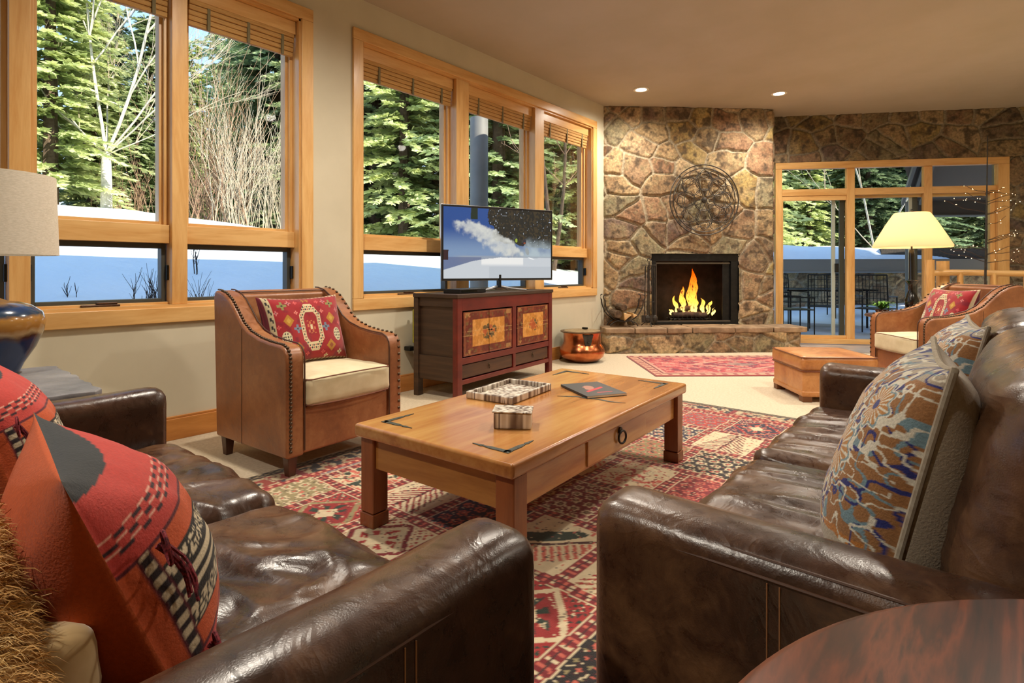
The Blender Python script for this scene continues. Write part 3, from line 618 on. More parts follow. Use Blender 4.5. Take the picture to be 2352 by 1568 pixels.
def kilim_pillow(u, v):
    x, y = u*1.05, v*.82; n = len(u)
    c = np.tile(lin(150,18,28), (n,1)); nz = fbm(np.c_[x*7, y*7], 3, 3); c = mixc(c, lin(122,12,34), np.clip(nz*2, 0, 1))
    G, Y_, P_, K, Wt = lin(206,196,160), lin(172,120,30), lin(206,84,84), lin(34,34,38), lin(206,190,150)
    def put(m, col): c[m] = col
    def diamond(cx, cy, r, col, inner=None):
        d = np.abs(x-cx)/r + np.abs(y-cy)/(r*1.15); put(d < 1, col)
        if inner: put(d < .45, inner)
    def star(cx, cy, r, col):
        dx, dy = np.abs(x-cx), np.abs(y-cy); put(((dx < r*.28) & (dy < r)) | ((dy < r*.28) & (dx < r)) | (dx+dy < r*.75), col); put(dx+dy < r*.28, K)
    for sgn in (-1, 1):
        diamond(sgn*.55, .18, .13, Y_, lin(190,150,60)); diamond(sgn*.42, -.48, .13, Y_, lin(140,70,30)); star(sgn*.62, .55, .11, lin(130,124,70)); star(sgn*.37, -.02, .10, lin(110,120,140))
        rr = ((x-sgn*.66)/.11)**2 + ((y+.22)/.16)**2; put(rr < 1, G); put((rr < .75) & (np.abs(np.sin((x-sgn*.66)*60)*np.sin((y+.22)*45)) > .55), K)
        for (cx, cy, r, q) in ((.28,.62,.05,P_), (.15,.42,.045,P_), (.33,.36,.05,lin(214,120,110)), (.8,.05,.05,P_), (.45,.62,.07,lin(190,110,110)), (.2,-.62,.05,P_), (.68,-.65,.07,G), (.8,.38,.06,lin(196,110,110)), (.05,.68,.05,Y_), (.3,-.72,.05,G)): star(sgn*cx, cy, r, q)
    # central medallion with hooked outline
    mx, my = np.abs(x)/.27, np.abs(y)/.45
    shp = (np.maximum(mx, my*.78) < 1) & (mx+my < 1.62); hook = .5+.5*np.sin(x*62)*np.sin(y*48)
    put(shp & ((np.maximum(mx, my*.78) > .62) | (mx+my > 1.15)), Wt)
    put(shp & ((np.maximum(mx, my*.78) > .7) | (mx+my > 1.25)) & (hook > .70) & (np.maximum(mx, my*.78) < .93), K)
    put(shp & ((np.maximum(mx, my*.78) > .7) | (mx+my > 1.25)) & (hook < .18) & (np.maximum(mx, my*.78) < .93), lin(170,40,40))
    put((mx < .35) & (my < .35) & (hook > .55), lin(190,110,70)); put((mx < .12) & (my < .12), Wt)
    # patterned border strips left and bottom
    b = (x < -.86) & (x > -.98); put(b, lin(190,176,140)); put(b & (np.sin(y*34+np.sign(x+.92)) > .3) & (np.abs(x+.92) < .035), K)
    b = (np.abs(y) > .765); put(b, lin(196,176,140)); put(b & (np.sin(x*60) > .4), lin(120,60,50)); put(x > 1.01, lin(196,176,140)); put(x < -.99, lin(110,20,40))
    return c
M['kilim'] = cm('kilim_cloth', .9, .35, 420, .002, sheen=.3)
kb = lin(112,16,34)
# ------------------------------------------------------------------ armchairs
def armchair(label, loc, rz, skip=1):
    """local: faces -y, front at y=-.35, width along x"""
    t = thing('armchair', label, 'armchair', loc, rz, 'tan leather armchairs with nailhead trim'); lt = M['leather_tan']; Wd, D = .72, .70
    prof = [(-.35,.105), (-.35,.56), (-.345,.60), (-.325,.628), (-.29,.642), (-.20,.648), (-.10,.662), (0,.69), (.07,.73), (.13,.79), (.19,.845), (.25,.878), (.31,.892), (.345,.893), (.36,.86), (.345,.5), (.33,.105)]
    top = prof[4:14]; front = [(-.352, .13+.0), (-.352,.56), (-.348,.60), (-.328,.632), (-.29,.646)]
    path = front + [(y, z+.004) for y, z in top[1:]]
    P = np.array(path); seg = np.r_[0, np.cumsum(np.linalg.norm(np.diff(P, axis=0), axis=1))]
    for sx in (-1, 1):
        x0, x1 = (Wd/2-.095, Wd/2) if sx > 0 else (-Wd/2, -Wd/2+.095)
        MB().extr(prof[::-1], 'x', x0, x1).build('arm', lt, t, bevel=.014, seg=4)
        xw = sx*(Wd/2-.004)
        seam_line([(sx*(Wd/2-.093), y, z) for y, z in path], .004, M['seam'], t, 'welt')
        seam_line([(sx*(Wd/2+.0005), .06, .11), (sx*(Wd/2+.0005), .06, .70)], .0015, M['seam'], t, 'seam')
    # nail heads along the outer edge of each arm
    nail_me = None
    NL = int(seg[-1]/.0192)
    for sx in (-1, 1):
        for k in range(NL):
            if nail_me is not None and sx*skip > 0 and k % 2: continue
            s = (k+.5)*seg[-1]/NL; y = np.interp(s, seg, P[:,0]); z = np.interp(s, seg, P[:,1])
            tg = np.array([np.interp(s+.01, seg, P[:,0])-y, np.interp(s+.01, seg, P[:,1])-z]); tg /= np.linalg.norm(tg)+1e-9; nrm = (-tg[1], tg[0])
            if nail_me is None:
                o = MB().lathe([(.0,.0062),(.004,.0055),(.007,.0035),(.0086,.0),(.0086,-.002)], n=10, cap=False).build('nailhead', M['nail'], t, smooth=True); nail_me = o
            else: o = nail_me.copy(); COL.objects.link(o); o.parent = t
            o.location = (sx*(Wd/2-.020), y, z); ang = math.atan2(-nrm[0], nrm[1]); o.rotation_euler = (ang, 0, 0)
    # back: slightly curved panel
    bp = [(-Wd/2+.09, .24), (Wd/2-.09, .24)]
    MB().extr([(.20,.35), (.25,.865), (.30,.893), (.35,.885), (.345,.5), (.33,.105), (.22,.105)][::-1], 'x', -Wd/2+.09, Wd/2-.09).build('back', lt, t, bevel=.012, seg=3)
    seam_line([(-Wd/2+.09, .262, .882), (Wd/2-.09, .262, .882)], .004, M['seam'], t, 'welt')
    # front rail
    MB().b2(-Wd/2+.093, Wd/2-.093, -.342, .25, .11, .335).build('seat_base', lt, t, bevel=.014, seg=3)
    def fn(P, nn):
        Q = P.copy(); u = P[:,0]/.262; v = P[:,1]/.275
        Q[:,2] += .022*np.clip(1-u**2, 0, 1)**.7*np.clip(1-v**2, 0, 1)**.7*np.sign(P[:,2])*.9
        Q[:,1] -= .014*np.clip(1-u**2, 0, 1)*(P[:,1] < -.2); Q += nn*(fbm(P*14, 5, 3)*.004)[:, None]; return Q
    V, F = rbox((.525, .57, .135), .022, .02, fn); c = npmesh('seat_cushion', V, F, M['cream'], t, loc=(0, -.085, .408))
    for z in (.062, -.062):
        a = .262; r = .03; y0, y1 = -.285, .27
        pts = [(-a, y1, z), (-a, y0+r, z), (-a+.01, y0+.008, z), (-a+r, y0-.006, z)] + [(x, y0-.014*(1-(x/a)**2)-.002, z+(.006 if z > 0 else -.004)*(1-(x/a)**2)) for x in np.linspace(-a+2*r, a-2*r, 9)] + [(a-r, y0-.006, z), (a-.01, y0+.008, z), (a, y0+r, z), (a, y1, z)]
        seam_line(pts, .0035, M['piping'], c, 'piping')
    for sx in (-1, 1):
        for sy in (-.305, .29):
            mb = MB(); a, b = .026, .018; x, y = sx*(Wd/2-.045), sy
            V = [(x-b,y-b,0),(x+b,y-b,0),(x+b,y+b,0),(x-b,y+b,0),(x-a,y-a,.112),(x+a,y-a,.112),(x+a,y+a,.112),(x-a,y+a,.112)]
            mb.add(V, [(3,2,1,0),(4,5,6,7),(0,1,5,4),(1,2,6,5),(2,3,7,6),(3,0,4,7)]); mb.build('leg', M['darkwood'], t, bevel=.003)
    return t
ch1 = armchair('tan leather armchair with a red patterned cushion in front of the big left window', (-2.87, 1.645, 0), math.radians(94), 1)
a2 = math.atan2(-.6, -.8)+PI/2      # facing (-.8,-.6)
ch2 = armchair('tan leather armchair with a red patterned cushion beside the lit lamp and ottoman', (-.235, 5.66, 0), a2, -1)
def on_chair(ch, x, y, z): m = Matrix.Translation(ch.location) @ Euler(ch.rotation_euler).to_matrix().to_4x4(); return m @ Vector((x, y, z)), m.to_3x3()
for ch, lab, dx in ((ch1, 'red woven cushion on the armchair by the left window', .0), (ch2, 'red woven cushion on the far right armchair next to the lamp', .0)):
    c, Rm = on_chair(ch, dx, .065, .665)
    r = Rm @ Vector((1, 0, 0)); u = Rm @ Vector((0, .28, .96)); nn = r.cross(u)
    pillow('kilim_cushion', lab, .51, .40, .17, [tuple(r), tuple(u), tuple(nn)], c, kilim_pillow, kb, M['kilim'], 'red kilim cushions', res=150)
# ottoman
ot = thing('ottoman', 'square tan leather ottoman with a piped cushion top in front of the right armchair', 'ottoman', (-.965, 5.02, 0), a2)
MB().b2(-.27,.27,-.27,.27,.05,.235).build('body', M['leather_ott'], ot, bevel=.016, seg=3)
MB().b2(-.275,.275,-.275,.275,.04,.085).build('base_rail', M['leather_ott'], ot, bevel=.012)
V, F = rbox((.57,.57,.115), .028, .03, lambda P, nn: P + np.c_[P[:,0]*0, P[:,0]*0, .022*np.clip(1-(P[:,0]/.285)**2,0,1)*np.clip(1-(P[:,1]/.285)**2,0,1)*(P[:,2]>0)])
o = npmesh('cushion_top', V, F, M['leather_ott'], ot, loc=(0,0,.29))
for z in (.052, -.05):
    a = .283; pts = [(a,a-.02,z),(a,-a+.02,z),(a-.02,-a,z),(-a+.02,-a,z),(-a,-a+.02,z),(-a,a-.02,z),(-a+.02,a,z),(a-.02,a,z),(a,a-.02,z)]
    seam_line(pts, .004, M['piping'], o, 'piping')
for sx in (-1,1):
    for sy in (-1,1): MB().box((sx*.235, sy*.235, .022), (.07,.07,.044)).build('foot', pm('ottoman_foot', lin(110,64,32), None, rough=.5) if 'ottoman_foot' not in bpy.data.materials else bpy.data.materials['ottoman_foot'], ot, bevel=.004)

# ------------------------------------------------------------------ coffee table
M['ct_x'] = wood('honey_wood_x', lin(150,96,44), lin(184,130,66), 'x', .32, 3, coat=.3)
M['ct_y'] = wood('honey_wood_y', lin(146,88,46), lin(184,124,66), 'y', .22, 2.2, coat=.5, mix3=lin(206,156,92))
M['ct_z'] = wood('honey_wood_z', lin(112,58,28), lin(150,86,44), 'z', .38, 3, coat=.2)
ct = thing('coffee_table', 'low honey brown wooden coffee table with a ring-pull drawer in the middle of the rug', 'coffee table', (-1.512, 2.03, .012), math.radians(3.3))
TW, TL = .77, 1.53      # x, y
MB().b2(-TW/2, TW/2, -TL/2, TL/2, .347, .398).build('tabletop', M['ct_y'], ct, bevel=.012, seg=3)
for sx in (-1,1):
    for sy in (-1,1):
        lg = MB().b2(sx*(TW/2-.05)-.037, sx*(TW/2-.05)+.037, sy*(TL/2-.06)-.037, sy*(TL/2-.06)+.037, .055, .347).build('leg', M['ct_z'], ct, bevel=.005)
        MB().b2(sx*(TW/2-.05)-.04, sx*(TW/2-.05)+.04, sy*(TL/2-.06)-.04, sy*(TL/2-.06)+.04, 0, .053).build('foot_block', M['ct_z'], lg, bevel=.005)
for sy in (-1,1): MB().b2(-TW/2+.087, TW/2-.087, sy*(TL/2-.06)-.012+sy*.012, sy*(TL/2-.06)+.012+sy*.012, .228, .347).build('apron', M['ct_x'], ct, bevel=.003)
for sx in (-1,1): MB().b2(sx*(TW/2-.045)-.012, sx*(TW/2-.045)+.012, -TL/2+.097, TL/2-.097, .228, .347).build('apron', M['ct_y'], ct, bevel=.003)
dr = MB().b2(TW/2-.036, TW/2-.026, -.25, .30, .238, .343).build('drawer', M['ct_y'], ct, bevel=.003)
mb = MB(); mb.cyl((TW/2-.027, .02, .318), (TW/2-.018, .02, .318), .014); th = np.linspace(0, 2*PI, 24); mb.tube(np.c_[TW/2-.012+.004*np.sin(th), .02+.026*np.sin(th), .292+.026*np.cos(th)], .0045, 8, caps=False); mb.build('ring_pull', M['iron'], dr, smooth=True)
M['strap'] = pm('inlaid_iron', lin(86,92,84), lin(56,56,52), 60, .5, metal=.3)
for sx in (-1,1):
    for sy in (-1,1):
        mb = MB(); cx, cy = sx*(TW/2-.085), sy*(TL/2-.085); z = .399
        def tri(p, q, r_, zz=z+.0006): mb.add([(*p, zz), (*q, zz), (*r_, zz)], tris=[(0,1,2)])
        for (dx, dy) in ((-sx, 0), (0, -sy)):
            ex, ey = dx*.15, dy*.15; px_, py_ = (0, 1) if dx else (1, 0)
            for a, b, wa, wb in ((0,.07,.010,.010), (.07,.105,.010,.003), (.105,.15,.008,.001)):
                mb.prism([(cx+dx*a-px_*wa, cy+dy*a-py_*wa), (cx+dx*b-px_*wb, cy+dy*b-py_*wb), (cx+dx*b+px_*wb, cy+dy*b+py_*wb), (cx+dx*a+px_*wa, cy+dy*a+py_*wa)][::(1 if True else -1)], z-.001, z+.0012)
        mb.prism([(cx-.012,cy-.012),(cx+.012,cy-.012),(cx+.012,cy+.012),(cx-.012,cy+.012)], z-.001, z+.0012)
        mb.build('corner_strap', M['strap'], ct)
mb = MB(); P = [(-.02,.10),(.03,.12),(.06,.14),(.12,.135),(.17,.15),(.23,.14),(.30,.165),(.23,.155),(.17,.165),(.12,.15),(.06,.155),(.02,.13)]; mb.prism([(y+.02, x-.0) for y, x in P], .398, .3995); mb.build('inlay_streak', M['strap'], ct)
TT = .4115     # table top height
# bone tray
M['bone'] = cm('striped_bone', .45, .15, 200)
def bone_box(name, parent, bxs, res=.006, seed=3):
    """dense boxes with vertical streaks"""
    Vs, Fs, b = [], [], 0
    for (x0,x1,y0,y1,z0,z1) in bxs:
        d = (x1-x0, y1-y0, z1-z0); V, F = rbox(d, .0025, .006); V = V + np.array([(x0+x1)/2,(y0+y1)/2,(z0+z1)/2]); Vs.append(V); Fs.append(F+b); b += len(V)
    V = np.concatenate(Vs); n = vnoise(np.c_[V[:,:2]*110, V[:,2]*6], seed); n2 = vnoise(np.c_[V[:,:2]*170, V[:,2]*9], seed+1)
    c = np.tile(lin(196,184,166), (len(V),1)); c = mixc(c, lin(104,84,72), sstep(.0,.5,n)); c = mixc(c, lin(226,220,208), sstep(.1,.6,-n)); c = mixc(c, lin(90,72,62), sstep(.45,.7,n2))
    return npmesh(name, V, np.concatenate(Fs), M['bone'], parent, col=c)
tr_ = thing('bone_tray', 'rectangular grey and white striped bone tray on the coffee table', 'tray', (-1.715, 2.02, TT), math.radians(8)-.0)
l, w_ = .185, .125
bone_box('rim', tr_, [(-w_,w_,-l,-l+.014,0,.032), (-w_,w_,l-.014,l,0,.032), (-w_,-w_+.014,-l,l,0,.032), (w_-.014,w_,-l,l,0,.032)])
bone_box('bottom', tr_, [(-w_+.01,w_-.01,-l+.01,l-.01,.001,.009)], seed=9)
bx = thing('bone_box', 'small lidded box of striped bone at the near end of the coffee table', 'box', (-1.355, 1.615, TT), math.radians(35))
bone_box('box_body', bx, [(-.07,.07,-.052,-.045,0,.058), (-.07,.07,.045,.052,0,.058), (.063,.07,-.05,.05,0,.055), (-.07,-.063,-.05,.02,0,.055), (-.07,.07,-.05,.05,0,.006)])
o = bone_box('lid', bx, [(-.076,.074,-.056,.056,0,.006)], seed=12); o.location = (0,0,.0585); o.rotation_euler = (0, .02, 0)
# magazine
def mag_col(x, y):
    c = np.tile(lin(72,78,84), (len(x),1)); r = ((x+.01)/.035)**2+((y-.03-.3*x)/.055)**2 + fbm(np.c_[x*30,y*30],4,2)*.8
    c = mixc(c, lin(176,128,116), (r < 1).astype(float)); c = mixc(c, lin(204,60,76), ((np.abs(y+.02-x*.6) < .012) & (np.abs(x) < .06)).astype(float)); c = mixc(c, lin(196,70,84), ((np.abs(y+.085) < .006) & (np.abs(x-.02) < .04)).astype(float)); return c
nx = np.linspace(-.105,.105,60); ny = np.linspace(-.145,.145,80); X, Y = np.meshgrid(nx, ny)
I = np.arange(X.size).reshape(X.shape); F = np.stack([I[:-1,:-1], I[:-1,1:], I[1:,1:], I[1:,:-1]], -1).reshape(-1,4)
mg = thing('magazine', 'grey covered magazine with a pink and orange figure lying on the coffee table', 'magazine', (-1.45, 2.335, TT), math.radians(60))
npmesh('front_cover', np.c_[X.ravel(), Y.ravel(), X.ravel()*0+.0105], F, cm('magazine_cover', .35, 0), mg, col=mag_col(X.ravel(), Y.ravel()))
MB().b2(-.104,.104,-.144,.144,.0012,.0095).build('pages', pm('paper', lin(226,222,212), None, rough=.8), mg)
MB().b2(-.105,-.1045,-.145,.145,0,.0103).b2(-.105,.105,-.145,.145,0,.001).build('spine', pm('dark_card', lin(40,42,46), None, rough=.5), mg)
# ------------------------------------------------------------------ rugs
def rug_cols(x, y):
    """patchwork garden rug pattern (x,y metres)"""
    cw, chh = .345, .40; wn0 = np.c_[x*9, y*9]; x = x + .011*fbm(wn0, 41, 3); y = y + .011*fbm(wn0+5, 42, 3); row = np.floor(y/chh); xo = x + (hash2(row, row*0, 5)-.5)*.5; ci, cj = np.floor(xo/cw), row
    fx = xo/cw-ci; fy = y/chh-cj; h = hash2(ci, cj, 1); h2_ = hash2(ci, cj, 2); h3 = hash2(ci, cj, 3)
    RED, RED2, CRM, NAVY, GRN, OLV, SAL, PUR, BRN = lin(158,36,36), lin(122,26,34), lin(214,196,160), lin(34,32,58), lin(34,52,40), lin(146,132,92), lin(196,96,80), lin(120,104,112), lin(70,30,30)
    bases = np.array([RED, CRM, NAVY, RED2, lin(30,24,26), OLV, lin(36,30,30), PUR, lin(168,50,44), CRM]); b = bases[(h*9.99).astype(int)]
    acc = np.array([CRM, RED, SAL, GRN, OLV, CRM, PUR, SAL]); a1 = acc[(h2_*7.99).astype(int)]; a2_ = acc[(h3*7.99).astype(int)]
    same = np.linalg.norm(b-a1, axis=1) < .12; a1[same] = np.where((b[same].mean(1) > .25)[:, None], RED2, CRM)
    c = b.copy(); mt = (hash2(ci, cj, 7)*6.99).astype(int); P2 = np.c_[x, y]
    u, v = fx-.5, fy-.5; ang = np.arctan2(v, u); r = np.hypot(u, v)
    def put(m, col): c[m] = col[m] if getattr(col, 'ndim', 1) > 1 else col
    # 0 rosettes
    gx, gy = fx*5 + .5*np.floor(fy*6 % 2), fy*6; rx, ry = gx % 1-.5, gy % 1-.5; rr = np.hypot(rx, ry); ra = np.arctan2(ry, rx)
    m = mt == 0; put(m & (rr < .36+.07*np.cos(ra*6)), a1); put(m & (rr < .22), b*.8); put(m & (rr < .12), a2_)
    # 1 slanting leaf on pale ground with stripes
    m = mt == 1; put(m, np.tile(CRM, (len(x),1))); q = u*np.cos(.7)+v*np.sin(.7); w = -u*np.sin(.7)+v*np.cos(.7)
    put(m & ((q/.42)**2+((w-.12)/.10)**2 < 1), np.tile(GRN, (len(x),1))); put(m & (w < -.08) & (w > -.34) & (np.sin(q*85) > 0), a1); put(m & (np.abs(w+.04) < .02), np.tile(BRN, (len(x),1)))
    # 2 vines
    m = mt == 2; f = fbm(P2*26, 8, 2); g = fbm(P2*34+7, 9, 2); put(m & (np.abs(f) < .09), a1); put(m & (g > .30), a2_); put(m & (g < -.34), np.tile(SAL, (len(x),1)))
    # 3 tree : trunk and side branches
    m = mt == 3; put(m & (np.abs(u) < .02), np.tile(BRN, (len(x),1))); put(m & (np.abs(u) < .40-.3*fy) & (np.sin((v+np.abs(u)*.8)*75) > .25), a1); put(m & (np.abs(u) < .38-.3*fy) & (np.sin((v+np.abs(u)*.8)*75) > .8) & (np.sin(u*90) > 0), a2_)
    # 4 nested diamonds
    m = mt == 4; d = np.abs(u)+np.abs(v); put(m & (d < .46), a1); put(m & (d < .38), b*.85); put(m & (d < .28) & (np.sin(ang*8) > 0), a2_); put(m & (d < .14), np.tile(CRM, (len(x),1))); put(m & (d > .5) & (np.sin(u*70)*np.sin(v*70) > .3), a2_)
    # 5 vase/blossom
    m = mt == 5; put(m & (((u)/.2)**2+((v+.18)/.16)**2 < 1), a1); put(m & (r > .18) & (r < .40) & (np.sin(ang*5+2) > .2) & (v > -.1), a2_); put(m & (r > .22) & (r < .35) & (np.sin(ang*5+2) > .55) & (v > -.1), np.tile(GRN, (len(x),1)))
    # 6 dotted lattice
    m = mt == 6; put(m & (np.abs(np.sin(u*26))+np.abs(np.sin(v*26)) < .55), a1); put(m & (np.abs(np.sin(u*26+1.57))+np.abs(np.sin(v*26+1.57)) < .5), a2_)
    n2_ = vnoise(P2*150, 4); n3_ = vnoise(P2*70, 6); put(n2_ > .72, np.tile(CRM, (len(x),1))); put(n2_ < -.74, np.tile(lin(60,24,28), (len(x),1))); put(n3_ > .78, np.tile(SAL, (len(x),1)))
    # borders between patches: red band with pale dots and dark edge
    ed = np.minimum(np.minimum(fx, 1-fx)*cw, np.minimum(fy, 1-fy)*chh)
    put(ed < .030, np.tile(RED2, (len(x),1))); put((ed < .030) & (ed > .024), np.tile(CRM, (len(x),1))); t = np.where(np.minimum(fx,1-fx)*cw < np.minimum(fy,1-fy)*chh, y, x)
    put((ed < .020) & (np.sin(t*190) > .35), np.tile(SAL, (len(x),1))); put((ed < .016) & (np.sin(t*95+1) > .8), np.tile(CRM, (len(x),1))); put(ed < .003, np.tile(BRN, (len(x),1)))
    return c
def rug(name, label, loc, rz, w, l, colf, border, res, th=.011):
    nu, nv = int(w/res), int(l/res); X, Y = np.meshgrid(np.linspace(-w/2, w/2, nu), np.linspace(-l/2, l/2, nv)); x, y = X.ravel(), Y.ravel()
    c = border(x, y, w, l, colf(x+20.03, y+30.07)); n = fbm(np.c_[x*60, y*60], 3, 2); c = c*(1+.12*n[:, None])
    I = np.arange(nu*nv).reshape(nv, nu); F = np.stack([I[:-1,:-1], I[:-1,1:], I[1:,1:], I[1:,:-1]], -1).reshape(-1,4)
    e = np.minimum(w/2-np.abs(x), l/2-np.abs(y)); z = th*sstep(-.004, .012, e)
    V = np.c_[x, y, z+.0005*n]; return tag(npmesh(name, V, F, M['rugmat'], col=c, loc=loc), label, 'rug'), rz
M['rugmat'] = cm('woven_wool', .95, .5, 380, .003, sheen=.25)
def big_border(x, y, w, l, c):
    e = np.minimum(w/2-np.abs(x), l/2-np.abs(y)); t = np.where(w/2-np.abs(x) < l/2-np.abs(y), y, x); n = len(x)
    def put(m, col): c[m] = col
    m = e < .20; put(m, lin(186,168,134)); f = fbm(np.c_[x*22, y*22], 12, 2); g = fbm(np.c_[x*30+4, y*30], 13, 2)
    put(m & (np.abs(f) < .10), lin(120,34,36)); put(m & (g > .26), lin(44,44,52)); put(m & (g < -.30), lin(150,60,50)); put(m & (np.abs(np.sin(t*7)) < .12), lin(130,40,44))
    put(R_(e, .19, .23), lin(140,30,34)); put(R_(e, .198, .216) & (np.sin(t*150) > .2), lin(214,150,120)); put(e < .065, lin(50,40,34)); put(R_(e, .0, .055) & (np.sin(t*110)*np.sin(e*200) > .15), lin(150,134,104)); put(e < .012, lin(96,40,36)); return c
rg, _ = rug('patchwork_rug', 'large red, cream and navy patchwork oriental rug under the coffee table and sofas', (-1.31, 2.30, .001), 0, 2.74, 3.56, rug_cols, big_border, .0062)
def hearth_rug(x, y):
    c = np.tile(lin(176,60,70), (len(x),1)); x = x-20.03; y = y-30.07
    n = fbm(np.c_[x*14, y*14], 21, 3); c = mixc(c, lin(206,120,110), (n > .12).astype(float)*.8); c = mixc(c, lin(110,40,66), (n < -.2).astype(float)*.7); c = mixc(c, lin(196,170,150), (vnoise(np.c_[x*45,y*45],3) > .55).astype(float)*.7)
    d = np.abs(x)/.55+np.abs(y)/.32; c = mixc(c, lin(196,150,130), ((d < 1) & (d > .85)).astype(float)); c = mixc(c, lin(150,130,120), (d < .35).astype(float)*.8); c = mixc(c, lin(90,50,80), ((d < .8) & (np.sin(x*30)*np.sin(y*36) > .6)).astype(float)*.7); return c
def hb(x, y, w, l, c):
    e = np.minimum(w/2-np.abs(x), l/2-np.abs(y)); t = np.where(w/2-np.abs(x) < l/2-np.abs(y), y, x)
    for a, b, col in ((0,.02,lin(150,60,60)), (.02,.10,lin(206,160,132)), (.10,.12,lin(120,40,56)), (.12,.15,lin(200,150,130))): c[R_(e, a, b)] = col
    c[R_(e, .03, .09) & (np.sin(t*60) > .3)] = lin(150,60,70); c[e < .006] = lin(120,50,50); return c
r2, _ = rug('hearth_rug', 'faded red oriental runner rug on the floor in front of the stone hearth', (-1.93, 6.04, .001), 0, 2.15, 1.22, hearth_rug, hb, .010)
r2.rotation_euler = (0, 0, math.radians(41.5))
# ------------------------------------------------------------------ painted cabinet
CBL = Vector((-3.03, 2.95)); CBR = Vector((-3.18, 4.38)); cd = (CBR-CBL); CW = cd.length; ca = math.atan2(cd.y, cd.x)
cab = thing('painted_cabinet', 'antique red lacquered cabinet with painted doors under the television', 'cabinet', (*CBL, 0), ca)
# local: x along the front, +y towards the wall (depth)
M['lacq'] = pm('red_lacquer', lin(84,22,18), lin(116,38,26), 7, .42, stretch=(.4,1,1), bs=.15, bscale=60, bd=.002)
M['lacq_dark'] = pm('dark_aged_wood', lin(52,36,24), lin(70,50,34), 5, .55, stretch=(1,.3,6), bs=.4, bscale=22, bd=.004)
M['lacq_drawer'] = pm('brown_drawer_wood', lin(62,36,24), lin(84,52,30), 10, .5, stretch=(.3,1,3), bs=.2, bscale=60, bd=.002)
CD, CH = .46, .82
mb = MB(); mb.b2(-.01, CW+.01, -.008, CD, CH-.03, CH); mb.build('top', M['lacq_dark'], cab, bevel=.004)
mb = MB(); mb.b2(.03, .05, .05, CD-.05, .16, CH-.03); mb.build('side_panel', M['lacq_dark'], cab); mb = MB(); mb.b2(CW-.05, CW-.03, .05, CD-.05, .16, CH-.03); mb.build('side_panel', M['lacq_dark'], cab)
for za, zb_ in ((CH-.10, CH-.03), (.14, .33)): MB().b2(.012, .05, .05, CD-.05, za, zb_).build('side_rail', M['lacq_dark'], cab, bevel=.003)
for x in (0, CW-.06): 
    MB().b2(x, x+.06, 0, .05, 0, CH-.03).build('leg', M['lacq'], cab, bevel=.004); MB().b2(x, x+.06, CD-.05, CD, 0, CH-.03).build('leg', M['lacq_dark'], cab, bevel=.004)
MB().b2(.05, CW-.05, CD-.03, CD-.015, .14, CH-.03).build('back_panel', M['lacq_dark'], cab); MB().b2(.05, CW-.05, .03, CD-.03, .13, .145).build('bottom_board', M['lacq_dark'], cab)
mb = MB(); mb.b2(.06, CW-.06, .002, .04, CH-.13, CH-.03); mb.b2(.06, CW-.06, .004, .04, .275, .325); mb.b2(.06, CW-.06, .004, .04, .12, .155); mb.build('front_rail', M['lacq'], cab, bevel=.003)
xm = CW*.545; mb = MB(); mb.b2(xm-.03, xm+.03, .003, .04, .325, CH-.13); mb.b2(xm-.02, xm+.02, .003, .04, .155, .275); mb.build('centre_stile', M['lacq'], cab, bevel=.003)
M['painted'] = cm('painted_panel', .45, .15, 60, .002, nz=.35, nscale=30)
def door_paint(x, y, w, h, side, seed):
    """x 0..w, y 0..h ; a pair shares one square picture, side -1 left, +1 right, 0 whole"""
    fw = w*2 if side else w; gx = (x + (w if side > 0 else 0))/fw*2-1; gy = y/h*2-1; c = np.tile(lin(104,36,22), (len(x),1))
    n = fbm(np.c_[x*22, y*22], seed, 3); c = mixc(c, lin(140,66,34), np.clip(n*2, 0, .8)); m = np.maximum(np.abs(gx), np.abs(gy))
    c = mixc(c, lin(196,132,54), ((np.abs(gx) < .66) & (np.abs(gy) < .62)).astype(float)); n5 = fbm(np.c_[x*30, y*30], seed+2, 3)
    c = mixc(c, lin(220,160,84), ((np.abs(gx) < .66) & (np.abs(gy) < .62) & (n5 > .1)).astype(float)*.7)
    r = np.hypot(gx*1.1, gy); f = fbm(np.c_[x*34, y*34], seed+4, 3); c = mixc(c, lin(60,66,46), ((r < .36) & (f > .02)).astype(float)*.85); c = mixc(c, lin(170,70,40), ((r < .3) & (f < -.2)).astype(float)*.8); c = mixc(c, lin(40,34,30), ((r < .2) & (f > .12)).astype(float)*.8)
    cr = (np.abs(np.abs(gx)-.84) < .1) & (np.abs(np.abs(gy)-.84) < .1); c = mixc(c, lin(176,134,80), (cr & (f > -.1)).astype(float)*.8); g = (m > .7) & (m < .9) & (fbm(np.c_[x*44,y*44], seed+7, 2) > .2); c = mixc(c, lin(112,96,50), g.astype(float)*.7)
    c = mixc(c, lin(168,112,66), R_(m, .935, .96).astype(float)*.7)
    for yy in (.02, .22): c = mixc(c, lin(206,166,110), ((np.abs(gy-yy+.1) < .012) & (f > -.25)).astype(float)*.75)
    return c
